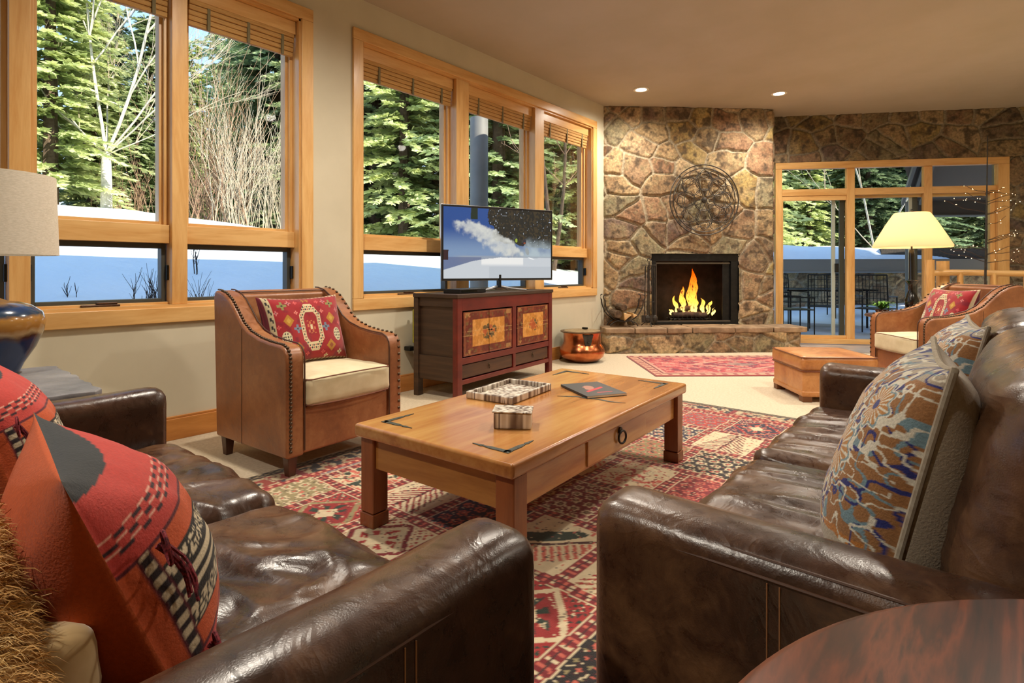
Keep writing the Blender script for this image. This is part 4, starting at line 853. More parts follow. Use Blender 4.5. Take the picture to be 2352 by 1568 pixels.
def panel_mesh(name, x0, x1, z0, z1, side, seed, parent):
    w, h = x1-x0, z1-z0; nu, nv = int(w/.0042), int(h/.0042); X, Y = np.meshgrid(np.linspace(0, w, nu), np.linspace(0, h, nv)); x, y = X.ravel(), Y.ravel()
    I = np.arange(nu*nv).reshape(nv, nu); F = np.stack([I[:-1,:-1], I[:-1,1:], I[1:,1:], I[1:,:-1]], -1).reshape(-1,4); c = door_paint(x, y, w, h, side, seed)
    V = np.c_[x0+x, x*0+.004+.0008*fbm(np.c_[x*40,y*40], 2, 2), z0+y]; ring = np.r_[I[0,:], I[1:,-1], I[-1,-2::-1], I[-2:0:-1,0]]; rb = V[ring].copy(); rb[:,1] = .03; k = np.arange(len(ring)); S = np.stack([ring[k], ring[(k+1)%len(ring)], len(V)+(k+1)%len(ring), len(V)+k], -1)
    return npmesh(name, np.r_[V, rb], np.r_[F, S], M['painted'], parent, col=np.r_[c, c[ring]], smooth=False)
def knob(p, par, r=.008): return MB().lathe([(.003,0),(.003,.01),(r,.014),(r,.02),(r*.5,.024)], n=12).build('knob', M['nail'], par, smooth=True)
dx0, dx1 = .075, xm-.04; dm = (dx0+dx1)/2
for (a, b, s_, sd_) in ((dx0, dm-.003, -1, 3), (dm+.003, dx1, 1, 3), (xm+.045, CW-.075, 0, 14)):
    d = panel_mesh('door', a, b, .335, CH-.14, s_, sd_, cab)
    k = knob(0, d); k.location = (((b-.012) if s_ < 0 else (a+.012) if s_ > 0 else a+.03), .004, .52); k.rotation_euler = (PI/2, 0, 0)
for (a, b) in ((.07, xm-.028), (xm+.028, CW-.07)):
    d = MB().b2(a, b, .012, .035, .165, .268).build('drawer', M['lacq_drawer'], cab, bevel=.003)
    mb = MB(); xc = (a+b)/2; mb.lathe([(.001,0),(.014,0),(.012,.003),(.004,.005)], n=12); o = mb.build('pull_plate', M['nail'], d); o.location = (xc, .012, .235); o.rotation_euler = (PI/2, 0, 0)
    MB().tube([(xc, .006, .235), (xc-.008, .004, .215), (xc, .003, .20), (xc+.008, .004, .215), (xc, .006, .235)], .0025, 6).build('drop_pull', M['nail'], d)
# cable box, television
def cab_pt(x, y, z): v = cab.matrix_basis @ Vector((x, y, z)); return v
cbx = thing('cable_box', 'slim black cable box on the cabinet in front of the television', 'electronics', cab_pt(.27, .13, CH+.001), ca)
MB().b2(-.17,.17,-.07,.10,0,.035).build('case', M['blackm'], cbx, bevel=.004); MB().b2(-.15,.05,-.0712,-.07,.010,.026).build('display_window', pm('dark_plastic', (.004,.004,.005), None, rough=.1), cbx)
tvL = Vector((-3.525, 3.24)); tvR = Vector((-3.12, 4.30)); td = tvR-tvL; TWd = td.length; ta = math.atan2(td.y, td.x)
tv = thing('television', 'flat screen television showing a skier in powder snow, standing on the cabinet', 'television', ((tvL.x+tvR.x)/2, (tvL.y+tvR.y)/2, CH+.001), ta)
H_tv = .66; zb = .095
MB().b2(-TWd/2, TWd/2, .0, .03, zb, zb+H_tv).build('bezel', pm('tv_plastic', (.01,.01,.012), None, rough=.25), tv, bevel=.004)
MB().b2(-TWd/2-.003, TWd/2+.003, .004, .02, zb-.003, zb+H_tv+.003).build('rim', pm('silver_rim', lin(190,192,196), None, rough=.3, metal=.8), tv, bevel=.003)
def tv_img(u, v):
    n = len(u); c = np.tile(lin(32,74,140), (n,1)); c = mixc(c, lin(120,146,180), sstep(.75, .35, v)*(u < .6)); P = np.c_[u*16, v*9]
    t1 = fbm(P*.9, 5, 4); fo = ((u > .42+.1*t1) & (v > .55-.25*(u-.5)+.06*t1)); c = mixc(c, lin(26,30,30), fo.astype(float)); spk = vnoise(P*5, 3); c = mixc(c, lin(196,206,220), (fo & (spk > .80)).astype(float)*.8); c = mixc(c, lin(72,60,40), (fo & (spk < -.3)).astype(float)*.6)
    fo2 = (np.abs(u-.265) < .028+.01*t1) & (v > .84); c = mixc(c, lin(20,40,30), fo2.astype(float))
    mist = sstep(.62, .32, v + .12*t1)*sstep(.5, .8, u); c = mixc(c, lin(170,186,194), mist)
    # plume arc
    cx = np.clip((u-.09)/.66, 0, 1); top = .84+.05*cx-.52*cx**2; bot = np.maximum(.68-.62*cx, .27); tt = fbm(P*1.6, 8, 5)
    pl_ = sstep(0, .06, top-v+.07*tt)*sstep(0, .14, v-bot+.10*tt)*sstep(.06, .14, u+.02*tt)*sstep(.84, .7, u); c = mixc(c, lin(206,208,202), np.clip(pl_*(.8+.35*tt), 0, 1))
    lo = sstep(0, .05, .5-.25*cx-v)*(u > .3)*(u < .8); c = mixc(c, lin(150,158,168), np.clip(sstep(.34,.30,v)*sstep(.2,.34,u+.5*v),0,1)*.8)
    sn = v < .24+.06*np.clip((u-.2)/.3, 0, 1)+.01*t1; sn &= (v < .12+.5*u); c = mixc(c, lin(196,202,208), sn.astype(float)); br = sn & (v > .17) & (u > .33) & (u < .72); c = mixc(c, lin(232,232,230), br.astype(float)*sstep(.17,.22,v)); c = mixc(c, lin(176,184,192), (sn & (v < .17) & (u > .4)).astype(float)*.6)
    sh = (~sn) & (v < .30) & (u < .33); c = mixc(c, lin(92,104,140), sh.astype(float)*.8); bush = (u < .05+.02*t1) & R_(v, .26, .40); c = mixc(c, lin(44,20,30), bush.astype(float))
    # skier
    def blob(a, b, ra, rb, th_, col):
        q = (u-a)*np.cos(th_)*1.78+(v-b)*np.sin(th_); w = -(u-a)*np.sin(th_)*1.78+(v-b)*np.cos(th_); m = (q/ra)**2+(w/rb)**2 < 1; c[m] = col
    blob(.60, .60, .055, .014, -.6, lin(30,32,36)); blob(.67, .53, .08, .035, -.55, lin(40,42,30)); blob(.655, .555, .02, .028, 0, lin(150,170,60)); blob(.715, .50, .03, .028, 0, lin(36,34,40)); blob(.735, .54, .03, .038, 0, lin(46,44,56)); blob(.735, .52, .018, .010, 0, lin(150,70,40)); blob(.80, .29, .06, .008, -.25, lin(236,238,240)); blob(.76, .40, .03, .06, .3, lin(150,158,160))
    return c
nu, nv = 340, 192; X, Y = np.meshgrid(np.linspace(0,1,nu), np.linspace(0,1,nv)); I = np.arange(nu*nv).reshape(nv, nu); F = np.stack([I[:-1,:-1], I[:-1,1:], I[1:,1:], I[1:,:-1]], -1).reshape(-1,4)
bz = .018; m, nt, b = newmat('lit_screen'); a = N(nt, 'ShaderNodeVertexColor'); a.layer_name = 'Col'; b.inputs['Base Color'].default_value = (.01,.01,.01,1); b.inputs['Roughness'].default_value = .25; nt.links.new(a.outputs[0], b.inputs['Emission Color']); b.inputs['Emission Strength'].default_value = .52
npmesh('screen', np.c_[-TWd/2+bz+X.ravel()*(TWd-2*bz), X.ravel()*0-.0015, zb+bz+Y.ravel()*(H_tv-2*bz)], F, m, tv, col=tv_img(X.ravel(), Y.ravel()))
mb = MB(); mb.bar((0,.02,.03), (0,.02,zb+.05), .06, .02, (1,0,0)); mb.build('stand_neck', M['blackm'], tv, bevel=.003)
sv = bpy.data.materials['silver_rim']
for sx in (-1,1): MB().tube([(sx*.02,.02,.04), (sx*.10,-.03,.022), (sx*.22,-.10,.008)], [.010,.008,.006], 8).build('stand_leg', sv, tv, smooth=True); MB().tube([(sx*.02,.02,.04), (sx*.08,.05,.022), (sx*.13,.09,.008)], [.010,.008,.006], 8).build('stand_leg', sv, tv, smooth=True)
# things beside the cabinet
tag(MB().prism([(-3.60,2.98),(-3.56,2.98),(-3.56,3.01),(-3.60,3.01)], .40, .68).build('folded_cloth', pm('yellow_green_cloth', lin(176,170,60), lin(140,140,50), 20, .8), bevel=.008), 'yellow green cloth hanging in the gap between the wall and the red cabinet', 'cloth')
tag(MB().b2(-3.645,-3.57,2.93,3.0,.34,.375).build('power_adapter', M['blackm'], bevel=.006), 'black power adapter on the wall at the left end of the cabinet', 'adapter')
# ------------------------------------------------------------------ cushions on the sofas
OR, CO, BK, MR = lin(190,84,34), lin(192,62,54), lin(46,50,54), lin(90,20,34)
def orange_front(u, v):
    n = len(u); c = np.tile(lin(196,84,38), (n,1)); P = np.c_[u*30, v*30]
    def put(m, col): c[m] = col
    put(v > .30, CO); put(v < -.52, CO); put(v > .86+.05*np.sin(u*3), BK)
    for v0 in (.42, .47, .52, -.62, -.67, -.72): put((np.abs(v-v0) < .014) & (np.sin(u*46+v0*60) > -.1), lin(50,20,30)); put((np.abs(v-v0-.02) < .009) & (np.sin(u*46+v0*60) < .2), lin(224,170,150))
    put(np.abs(v-.30) < .012, MR); put(np.abs(v+.52) < .012, MR)
    m = R_(v, -.38, .13) & (np.abs(u) < .86); put(m, lin(30,26,24)); w = np.sin(v*72); zz = np.abs((u*9) % 1-.5)*2
    put(m & R_(v, -.22, -.02) & (w > -.1), lin(214,200,170)); 
    for a, b in ((-.02,.13), (-.38,-.22)): put(m & R_(v, a+.02, b-.02) & (vnoise(np.c_[u*26, v*120], 4) > -.25), lin(214,200,170)); put(m & R_(v, a+.02, b-.02) & (np.abs(zz-(v-a)/(b-a)) < .16), lin(34,28,26))
    for u0 in (-.90, .90):
        b = R_(v, -.52, .30) & (np.abs(u-u0) < .04); put(b, lin(206,190,160)); put(b & (np.sin(v*60) > 0), lin(40,24,30)); put(b & (np.abs(np.abs(u-u0)-.042) < .010), MR)
    return c
M['orange'] = cm('orange_cloth', .92, .5, 260, .002, sheen=.1, nz=.2, nscale=160)
M['cordm'] = pm('maroon_cord', lin(60,14,28), lin(150,50,60), 220, .9)
def tassels(par, w, h, th, seed):
    rng = np.random.RandomState(seed)
    for (u, v) in ((-.92,.30), (.92,.30), (-.92,-.52), (.92,-.52)):
        x, y = u*w/2*.95, v*h/2; zz = th/2*((1-abs(.95*u)**2.3)*(1-abs(v)**2.3))**.75*(1-.18*v)+.006; mb = MB()
        for k in range(4):
            L = rng.uniform(.06,.10); dx = rng.uniform(-.022,.022)+.02*np.sign(u); t = np.linspace(0, 1, 6)
            mb.tube(np.c_[x+dx*t+.004*np.sin(t*9+k), y-L*t, zz+.012*np.sin(t*2.6)+.003*k], .0022, 5)
        t = np.linspace(0, 2*PI, 12); mb.tube(np.c_[x+np.sign(u)*.02+.016*np.cos(t), y+.0+.022*np.sin(t), zz+.008+.004*np.sin(t)], .0024, 5, caps=False)
        mb.build('tassel', M['cordm'], par, smooth=True)
def vsub(a, b): return tuple(np.array(a, float)-np.array(b, float))
# near orange cushion leaning on the left sofa's back
OW, OH, OT = .44, .40, .25
o1 = pillow('tasselled_cushion', 'orange cushion with black and white band and maroon tassels, nearest on left sofa', OW, OH, OT, [(-.985,.10,0), (-.02,-.36,.93), (0,0,0)], (-.985, .24, .58), orange_front, lin(192,84,32), M['orange'], 'tasselled cushions on the left sofa', res=150, pinch=.05, seed=3, wr=.006, prof=(2.3, .75)); tassels(o1, OW, OH, OT, 3)
o2 = pillow('tasselled_cushion', 'coral and orange tasselled cushion on the left sofa beside the slate table', OW, OH, OT-.03, [(-.95,.2,0), (-.0,-.30,.95), (0,0,0)], (-1.88, .25, .575), orange_front, lin(192,84,32), M['orange'], 'tasselled cushions on the left sofa', res=150, pinch=.05, seed=5, wr=.005, prof=(2.3, .75)); tassels(o2, OW, OH, OT-.03, 5)
# embroidered linen cushions
LIN = lin(166,152,132)
def embroid(u, v):
    n = len(u); x, y = u, v; c = np.tile(lin(166,154,136), (n,1)); P = np.c_[x*7, y*7]
    def put(m, col): c[m] = col
    e = fbm(np.c_[x*4, x*0+2.], 4, 3); fld = (y > -.50+.14*e); put(fld, lin(150,104,60)); put(y > .86, lin(166,154,136)); put(fld & (y < -.44+.14*e), lin(176,112,44))
    f = fbm(P*1.1, 11, 2); g = fbm(P*1.3+9, 12, 1); k = fbm(P*2.0+3, 13, 1)
    put(fld & (np.abs(g) < .13), lin(112,140,150)); put(fld & (np.abs(f) < .10), lin(34,40,110)); put(fld & (np.abs(k) < .085+.09*(y > .15)), lin(214,208,190))
    for (cx, cy, r) in ((-.35,.12,.22), (.35,.08,.26), (0,.55,.26), (-.55,.6,.18), (.6,.55,.2), (0,-.3,.22)):
        dx, dy = x-cx, y-cy; rr = np.hypot(dx, dy); a = np.arctan2(dy, dx); R2 = r*(1+.14*np.cos(a*8)); m = fld & (rr < R2); put(m, lin(176,124,66)); put(m & (np.cos(a*20) > .35), lin(212,206,190)); put(m & (rr > R2*.84), lin(120,146,154)); put(m & (rr > R2*.93), lin(220,214,200)); put(m & (rr < r*.22), lin(50,56,120))
    for sg in (-1, 1):          # scrolls at the lower middle
        for (cx, cy, r0, tw, col) in ((.16,-.38,.11,3.,lin(206,204,186)), (.36,-.28,.10,2.,lin(206,204,186)), (.26,-.48,.10,1.,lin(34,38,106)), (.12,-.16,.10,4,lin(34,38,106))):
            dx, dy = sg*x-cx, y-cy; rr = np.hypot(dx, dy); a = np.arctan2(dy, dx); s = r0*(.45+.55*((a+PI+tw) % (2*PI))/(2*PI)); put(fld & (np.abs(rr-s) < .018), col)
    st_ = np.sin(x*160)*np.sin(y*150); c = c*(1+.10*st_[:, None]); return c
M['linen'] = cm('embroidered_linen', .9, .6, 300, .002, sheen=.2, nz=.25, nscale=220)
M['linpipe'] = pm('linen_piping', lin(150,138,120), lin(168,158,140), 90, .9)
for k, (y0, xo, lab) in enumerate(((1.22, 0, 'linen cushion with blue and white embroidery, nearest on the right sofa'), (2.02, .045, 'linen cushion with blue and white embroidery standing behind the nearer one on the right sofa'))):
    pillow('embroidered_cushion', lab, .45, .43, .22, [(.10,-.98,0) if k == 0 else (.10,-.98,0), (.22,-.02,.97), (0,0,0)], (-.095+xo, y0, .65), lambda u, v: embroid(u, v), LIN, M['linen'], 'embroidered linen cushions on the right sofa', res=230, piping=M['linpipe'], prof=(3, .62), pinch=.09, seed=7+k)
# normal must face -X : right x up = (.., -X)?  handled by sign of the right vector
# ------------------------------------------------------------------ fur throw
def fur_throw():
    t = thing('fur_throw', 'golden fur throw with cream lining heaped on the sofa, lower left corner', 'throw', (-.86, .03, .425), 0)
    def fn(P, nn):
        Q = P + nn*(.012*fbm(P*9, 3, 3))[:, None]; Q[:,1] -= .02*(P[:,2]+.13)/.26; Q[:,2] -= .12*sstep(-.05,.23,P[:,0])*(P[:,2] > -.05); return Q
    V, F = rbox((.52, .21, .29), .08, .02, fn); body = npmesh('fur_body', V, F, pm('fur_base', lin(120,80,36), lin(170,130,74), 14, 1), t, loc=(0,0,.15))
    me = body.data; rng = np.random.RandomState(2); fc = np.array([[*p.center] for p in me.polygons]); fn_ = np.array([[*p.normal] for p in me.polygons]); ar = np.array([p.area for p in me.polygons])
    nS = 60000; idx = rng.choice(len(fc), nS, p=ar/ar.sum()); B = fc[idx] + rng.normal(0, .006, (nS,3)); nr = fn_[idx] + rng.normal(0, .35, (nS,3)) + np.array([.1,.1,-.55]); nr /= np.linalg.norm(nr, axis=1)[:, None]
    L = rng.uniform(.012, .030, nS)[:, None]; sd_ = np.cross(nr, rng.normal(0, 1, (nS,3))); sd_ /= np.linalg.norm(sd_, axis=1)[:, None]; w = .0006
    mid = B + nr*L*.6; tip = B + nr*L + np.array([0,0,-.008]); V = np.stack([B-sd_*w, B+sd_*w, mid+sd_*w*.8, mid-sd_*w*.8, tip], 1).reshape(-1,3); b = np.arange(nS)[:, None]*5
    Q = b + np.array([[0,1,2,3]]); T = b + np.array([[3,2,4]]); hue = rng.rand(nS); band = fbm(B*7, 8, 2); c = np.array([lin(206,158,88)])*np.ones((nS,1)); c = mixc(c, lin(236,206,140), sstep(0,.4,band)); c = mixc(c, lin(130,78,32), sstep(0,.4,-band)); c = c*(.7+.5*hue[:, None])
    f = npmesh('fur', V, [Q, T], cm('golden_fur', .75, 0, sheen=.3), t, col=np.repeat(c, 5, 0), loc=(0,0,.15)); f['kind'] = 'stuff'
    V, F = rbox((.24, .07, .15), .03, .018, lambda P, nn: P + nn*(.012*fbm(P*14, 6, 2))[:, None] + np.c_[P[:,0]*0, .02*np.sin(P[:,0]*9), .02*np.sin(P[:,0]*8)]); npmesh('lining', V, F, pm('cream_suede', lin(196,166,116), lin(222,196,150), 12, .95, sheen=.5), t, loc=(-.03,.105,.085))
fur_throw()
# ------------------------------------------------------------------ left lamp on the slate table
sl = thing('slate_table', 'side table with a rough grey slate top between the left sofa and the window wall', 'side table', (-2.60, .20, 0))
rng = np.random.RandomState(5); ang = np.linspace(0, 2*PI, 72, endpoint=False); pts = []
for a in ang:
    q = max(abs(math.cos(a))/.36, abs(math.sin(a))/.335); pts.append((math.cos(a)/q*(1+.02*rng.randn()), math.sin(a)/q*(1+.02*rng.randn())))
MB().prism(pts, .575, .605).build('slate_top', M['slate'], sl, bevel=.006, seg=1)
MB().prism([(x*.985+.004*rng.randn(), y*.985+.004*rng.randn()) for x, y in pts], .560, .576).build('slate_layer', pm('slate_edge', lin(70,66,62), lin(104,98,92), 20, .8), sl)
for sx in (-1,1):
    for sy in (-1,1): MB().box((sx*.26, sy*.25, .28), (.05,.05,.56)).build('leg', M['iron'], sl, bevel=.003)
lp = thing('table_lamp', 'blue and tan glazed table lamp with linen drum shade at the left edge', 'lamp', (-2.86, .325, .606))
m, nt, b = newmat('glazed_ceramic'); b.inputs['Roughness'].default_value = .18; b.inputs['Coat Weight'].default_value = .3
tc = N(nt, 'ShaderNodeTexCoord'); sp = N(nt, 'ShaderNodeSeparateXYZ'); nt.links.new(tc.outputs['Object'], sp.inputs[0]); nn_ = noise(nt, tc.outputs['Object'], 14, 4); ma = N(nt, 'ShaderNodeMath', operation='MULTIPLY_ADD'); ma.inputs[1].default_value = .05; nt.links.new(nn_, ma.inputs[0]); nt.links.new(sp.outputs[2], ma.inputs[2])
mr = N(nt, 'ShaderNodeMapRange'); mr.inputs['From Min'].default_value = 0; mr.inputs['From Max'].default_value = .30; nt.links.new(ma.outputs[0], mr.inputs['Value'])
nt.links.new(ramp(nt, mr.outputs[0], [(.0, lin(20,44,84)), (.50, lin(24,48,92)), (.56, lin(70,40,30)), (.62, lin(176,150,110)), (.68, lin(150,104,48)), (.80, lin(164,118,56)), (.84, lin(40,60,80)), (.93, lin(30,58,104)), (.99, lin(170,130,80))]), b.inputs['Base Color'])
MB().lathe([(.06,0),(.085,.004),(.10,.04),(.135,.10),(.158,.16),(.165,.20),(.155,.235),(.12,.262),(.085,.275),(.05,.28),(.03,.29),(.0,.292)], n=56).build('base', m, lp, smooth=True)
MB().lathe([(.012,.285),(.012,.50),(.02,.51),(.02,.53),(.001,.54)], n=16).build('neck', M['bronze'], lp, smooth=True)
sh = pm('shade_linen', lin(206,198,180), lin(224,216,200), 80, .95, bs=.3, bscale=300, bd=.001, stretch=(1,1,4)); MB().lathe([(.205,.455),(.196,.76),(.193,.76),(.202,.455),(.205,.455)], n=64, cap=False).build('shade', sh, lp, smooth=True)
# ------------------------------------------------------------------ lit lamp on the far table
tt_ = thing('lamp_table', 'small dark round table behind the right armchair carrying the lit lamp', 'side table', (-.62, 6.86, 0))
MB().lathe([(.0,.53),(.29,.53),(.30,.54),(.29,.555),(.0,.555)], n=40, cap=False).build('tabletop', M['darkwood'], tt_, smooth=True); MB().lathe([(.0,0),(.16,0),(.16,.02),(.04,.05),(.03,.3),(.045,.5),(.06,.53)], n=24).build('pedestal', M['darkwood'], tt_, smooth=True)
l2 = thing('table_lamp', 'lit cream shaded table lamp on a turned black base behind the right armchair', 'lamp', (-.515, 6.885, .556))
MB().lathe([(.075,0),(.078,.02),(.05,.035),(.035,.05),(.05,.075),(.062,.11),(.062,.15),(.045,.20),(.028,.25),(.034,.27),(.030,.29),(.042,.32),(.060,.345),(.030,.352),(.026,.37),(.026,.62),(.02,.66),(.008,.66),(.008,.70)], n=36).build('base', pm('black_lacquer', (.008,.007,.006), None, rough=.2, coat=.5), l2, smooth=True)
m = bpy.data.materials.new('lit_shade'); m.use_nodes = True; nt = m.node_tree; b = nt.nodes['Principled BSDF']; b.inputs['Base Color'].default_value = (*lin(232,214,176),1); b.inputs['Roughness'].default_value = .9; b.inputs['Emission Color'].default_value = (1,.78,.48,1); b.inputs['Emission Strength'].default_value = .26
tl = N(nt, 'ShaderNodeBsdfTranslucent'); tl.inputs[0].default_value = (*lin(236,206,150),1); mx = N(nt, 'ShaderNodeMixShader'); mx.inputs[0].default_value = .5; nt.links.new(b.outputs[0], mx.inputs[1]); nt.links.new(tl.outputs[0], mx.inputs[2]); nt.links.new(mx.outputs[0], nt.nodes['Material Output'].inputs[0])
MB().lathe([(.335,.68),(.338,.70),(.285,.80),(.22,.92),(.165,1.01),(.150,1.03),(.148,1.03),(.163,1.01),(.218,.92),(.283,.80),(.335,.70),(.332,.68),(.335,.68)], n=64, cap=False).build('shade', m, l2, smooth=True)
MB().sph((0,0,.80), .035, 14, 10).build('bulb', emis('warm_bulb', (1,.75,.42), 8), l2, smooth=True); MB().cyl((0,0,1.0), (0,0,1.05), .006).sph((0,0,1.06), .012).build('finial', M['blackm'], l2, smooth=True)
pl = bpy.data.lights.new('lamp_glow', 'POINT'); pl.energy = 4.5; pl.color = (1,.72,.4); pl.shadow_soft_size = .05; po = bpy.data.objects.new('lamp_glow', pl); COL.objects.link(po); po.location = (-.515, 6.885, .556+.86)
# plant on that table
fp = thing('potted_fern', 'small green leafy plant beside the lit lamp, just above the armchair arm', 'plant', (-.76, 6.80, .556))
MB().lathe([(.04,0),(.055,.03),(.06,.05),(.054,.05),(.0,.045)], n=20).build('pot', M['darkwood'], fp, smooth=True)
rng = np.random.RandomState(3); V = []; Q = []
for k in range(90):
    a = rng.uniform(0, 2*PI); L = rng.uniform(.07, .16); up = rng.uniform(.03, .09); n = 5; t = np.linspace(0, 1, n); c_ = np.c_[math.cos(a)*L*t, math.sin(a)*L*t, .045+up*np.sin(t*2.2)]; w = .011*np.sin(np.clip(t*PI*.95+.1, 0, PI)); sx, sy = -math.sin(a), math.cos(a); b = len(V)
    for i in range(n): V += [(c_[i,0]+sx*w[i], c_[i,1]+sy*w[i], c_[i,2]), (c_[i,0]-sx*w[i], c_[i,1]-sy*w[i], c_[i,2])]
    Q += [(b+2*i, b+2*i+1, b+2*i+3, b+2*i+2) for i in range(n-1)]
npmesh('leaves', np.array(V), np.array(Q), pm('fern_leaf', lin(60,110,40), lin(110,160,60), 30, .6), fp)
# ------------------------------------------------------------------ round table, lower right
rt = thing('round_table', 'round dark red-brown wooden table filling the lower right corner of the photo', 'round table', (.302, .345, 0))
m, nt, b = newmat('mahogany_top'); b.inputs['Roughness'].default_value = .38; b.inputs['Coat Weight'].default_value = .08; b.inputs['Coat Roughness'].default_value = .3; b.inputs['Specular IOR Level'].default_value = .3
v = coords(nt, (1,.16,1), (0,0,.75)); g = noise(nt, v, 12, 6, .6, 1.2); g2 = noise(nt, v, 60, 3, .6, .4); ma = N(nt, 'ShaderNodeMath', operation='MULTIPLY_ADD'); ma.inputs[1].default_value = .22; nt.links.new(g2, ma.inputs[0]); nt.links.new(g, ma.inputs[2])
nt.links.new(ramp(nt, ma.outputs[0], [(.44, lin(40,22,15)), (.53, lin(74,38,24)), (.61, lin(112,56,32)), (.68, lin(62,32,21)), (.80, lin(98,50,29))]), b.inputs['Base Color'])
MB().lathe([(.0,.655),(.43,.655),(.446,.668),(.449,.684),(.444,.696),(.436,.70),(.0,.70)], n=120, cap=False).build('tabletop', m, rt, smooth=True)
MB().lathe([(.05,.12),(.07,.2),(.045,.3),(.06,.45),(.09,.6),(.12,.655)], n=28).build('pedestal', M['darkwood'], rt, smooth=True)
for k in range(3):
    a = k*2*PI/3+.5; MB().tube([(0,0,.16), (.12*math.cos(a), .12*math.sin(a), .13), (.26*math.cos(a), .26*math.sin(a), .03), (.32*math.cos(a), .32*math.sin(a), .022)], [.035,.03,.024,.022], 10).build('leg', M['darkwood'], rt, smooth=True)
# ------------------------------------------------------------------ wall medallion
md = thing('wall_medallion', 'round wrought iron openwork medallion hanging on the stone chimney', 'wall decoration', FP(1.29, .085, 1.905), math.atan2(e1.y, e1.x))
def ring(mb, R, r, n=64, c=(0,0), a0=0, a1=2*PI, y=0): th = np.linspace(a0, a1, n); mb.tube(np.c_[c[0]+R*np.cos(th), th*0+y, c[1]+R*np.sin(th)], r, 6, caps=abs(a1-a0) < 6.2)
mb = MB(); ring(mb, .448, .0075, 90); ring(mb, .405, .006, 90); mb.build('rim', M['iron'], md, smooth=True)
mb = MB()
for k in range(8):
    a = k*PI/4; ca_, sa_ = math.cos(a), math.sin(a); c = (ca_*.235, sa_*.235); ring(mb, .115, .0042, 28, c); c2 = (math.cos(a+PI/8)*.335, math.sin(a+PI/8)*.335); ring(mb, .062, .004, 20, c2); ring(mb, .05, .0035, 18, (ca_*.33, sa_*.33))
    t = np.linspace(0, 1, 22)
    for sg in (-1, 1):
        th = a+sg*(.42*np.sin(t*PI)); rr = .05+.34*t; mb.tube(np.c_[rr*np.cos(th), t*0-.003, rr*np.sin(th)], .004, 5)
        th = np.linspace(0, 4.2, 22); q = .055*(1-th/5.2); cx, cz = math.cos(a+sg*.2)*.30, math.sin(a+sg*.2)*.30; mb.tube(np.c_[cx+q*np.cos(th*sg+a), th*0, cz+q*np.sin(th*sg+a)], .0036, 5)
ring(mb, .14, .005, 40); ring(mb, .26, .004, 50); mb.build('scrollwork', M['iron'], md, smooth=True)
mb = MB(); mb.lathe([(.0,0),(.04,.0),(.034,.014),(.012,.02),(.0,.022)], n=20, cap=False); o = mb.build('centre_boss', M['iron'], md, smooth=True); o.rotation_euler = (PI/2, 0, 0)
mb = MB()
for k in range(4): a = k*PI/2+PI/4; mb.cyl((.43*math.cos(a), 0, .43*math.sin(a)), (.43*math.cos(a), .07, .43*math.sin(a)), .005, n=6)
mb.build('wall_bracket', M['iron'], md)
# ------------------------------------------------------------------ fire tools and log holder on the hearth
HZ = .312; rzf = math.atan2(e1.y, e1.x)
ft = thing('fireplace_tools', 'wrought iron fireplace tool stand on the hearth left of the opening', 'fireplace tools', FP(.545, .17, HZ), rzf)
mb = MB()
for a in (0.5, 2.6, 4.7): mb.tube([(0,0,.05), (.05*math.cos(a), .05*math.sin(a), .045), (.10*math.cos(a), .10*math.sin(a), .004)], .006, 6)
mb.build('base', M['iron'], ft, smooth=True); MB().cyl((0,0,.04), (0,0,.80), .008, n=8).build('post', M['iron'], ft, smooth=True)
mb = MB(); mb.cyl((-.085,0,.76), (.085,0,.76), .006, n=6); mb.cyl((0,-.05,.76), (0,.05,.76), .006, n=6); ring(mb, .02, .005, 16, (0, .825)); mb.cyl((-.08,0,.30), (.08,0,.30), .005, n=6); mb.build('crossbar', M['iron'], ft, smooth=True)
for k, x in enumerate((-.065, -.025, .035, .07)):
    tl_ = MB().cyl((x,-.02,.10), (x*.8,-.02,.75), .006, n=6).cyl((x*.85,-.02,.60), (x*.8,-.02,.74), .010, n=8).build('tool', M['iron'], ft, smooth=True)
    (MB().box((x,-.02,.09), (.07,.012,.09)) if k % 2 == 0 else MB().sph((x,-.02,.09), (.035,.02,.05))).build('tool_head', M['iron'], tl_)
lh = thing('log_holder', 'curved wrought iron log cradle on the left end of the hearth', 'log holder', FP(.21, .15, HZ), rzf)
mb = MB(); th = np.linspace(PI*1.0, 2*PI, 26)
for y in (-.09, .09):
    mb.tube(np.c_[.24*np.cos(th)+.0, th*0+y, .33+.27*np.sin(th)], .0075, 7)
    for sx in (-1,1): t = np.linspace(0, 4.5, 14); mb.tube(np.c_[sx*(.24+.028*(1-t/6)*np.sin(t)), t*0+y, .33+.03+.028*(t/4.5)-.03*np.cos(t)*(1-t/6)], .006, 6)
    t = np.linspace(0, PI, 14); mb.tube(np.c_[.17*np.cos(t), t*0+y, .005+.075*np.sin(t)], .007, 6)
for sx in (-.22, 0, .22): z = .33-.27*math.sqrt(max(0, 1-(sx/.24)**2)); mb.cyl((sx,-.09,z), (sx,.09,z), .006, n=6)
mb.build('cradle', M['iron'], lh, smooth=True)
bark = pm('bark', lin(70,54,40), lin(110,88,66), 30, .95, bs=.6, bscale=60, bd=.01); cut = wood('split_wood', lin(196,156,100), lin(226,190,136), 'y', .7, 6, coat=0)
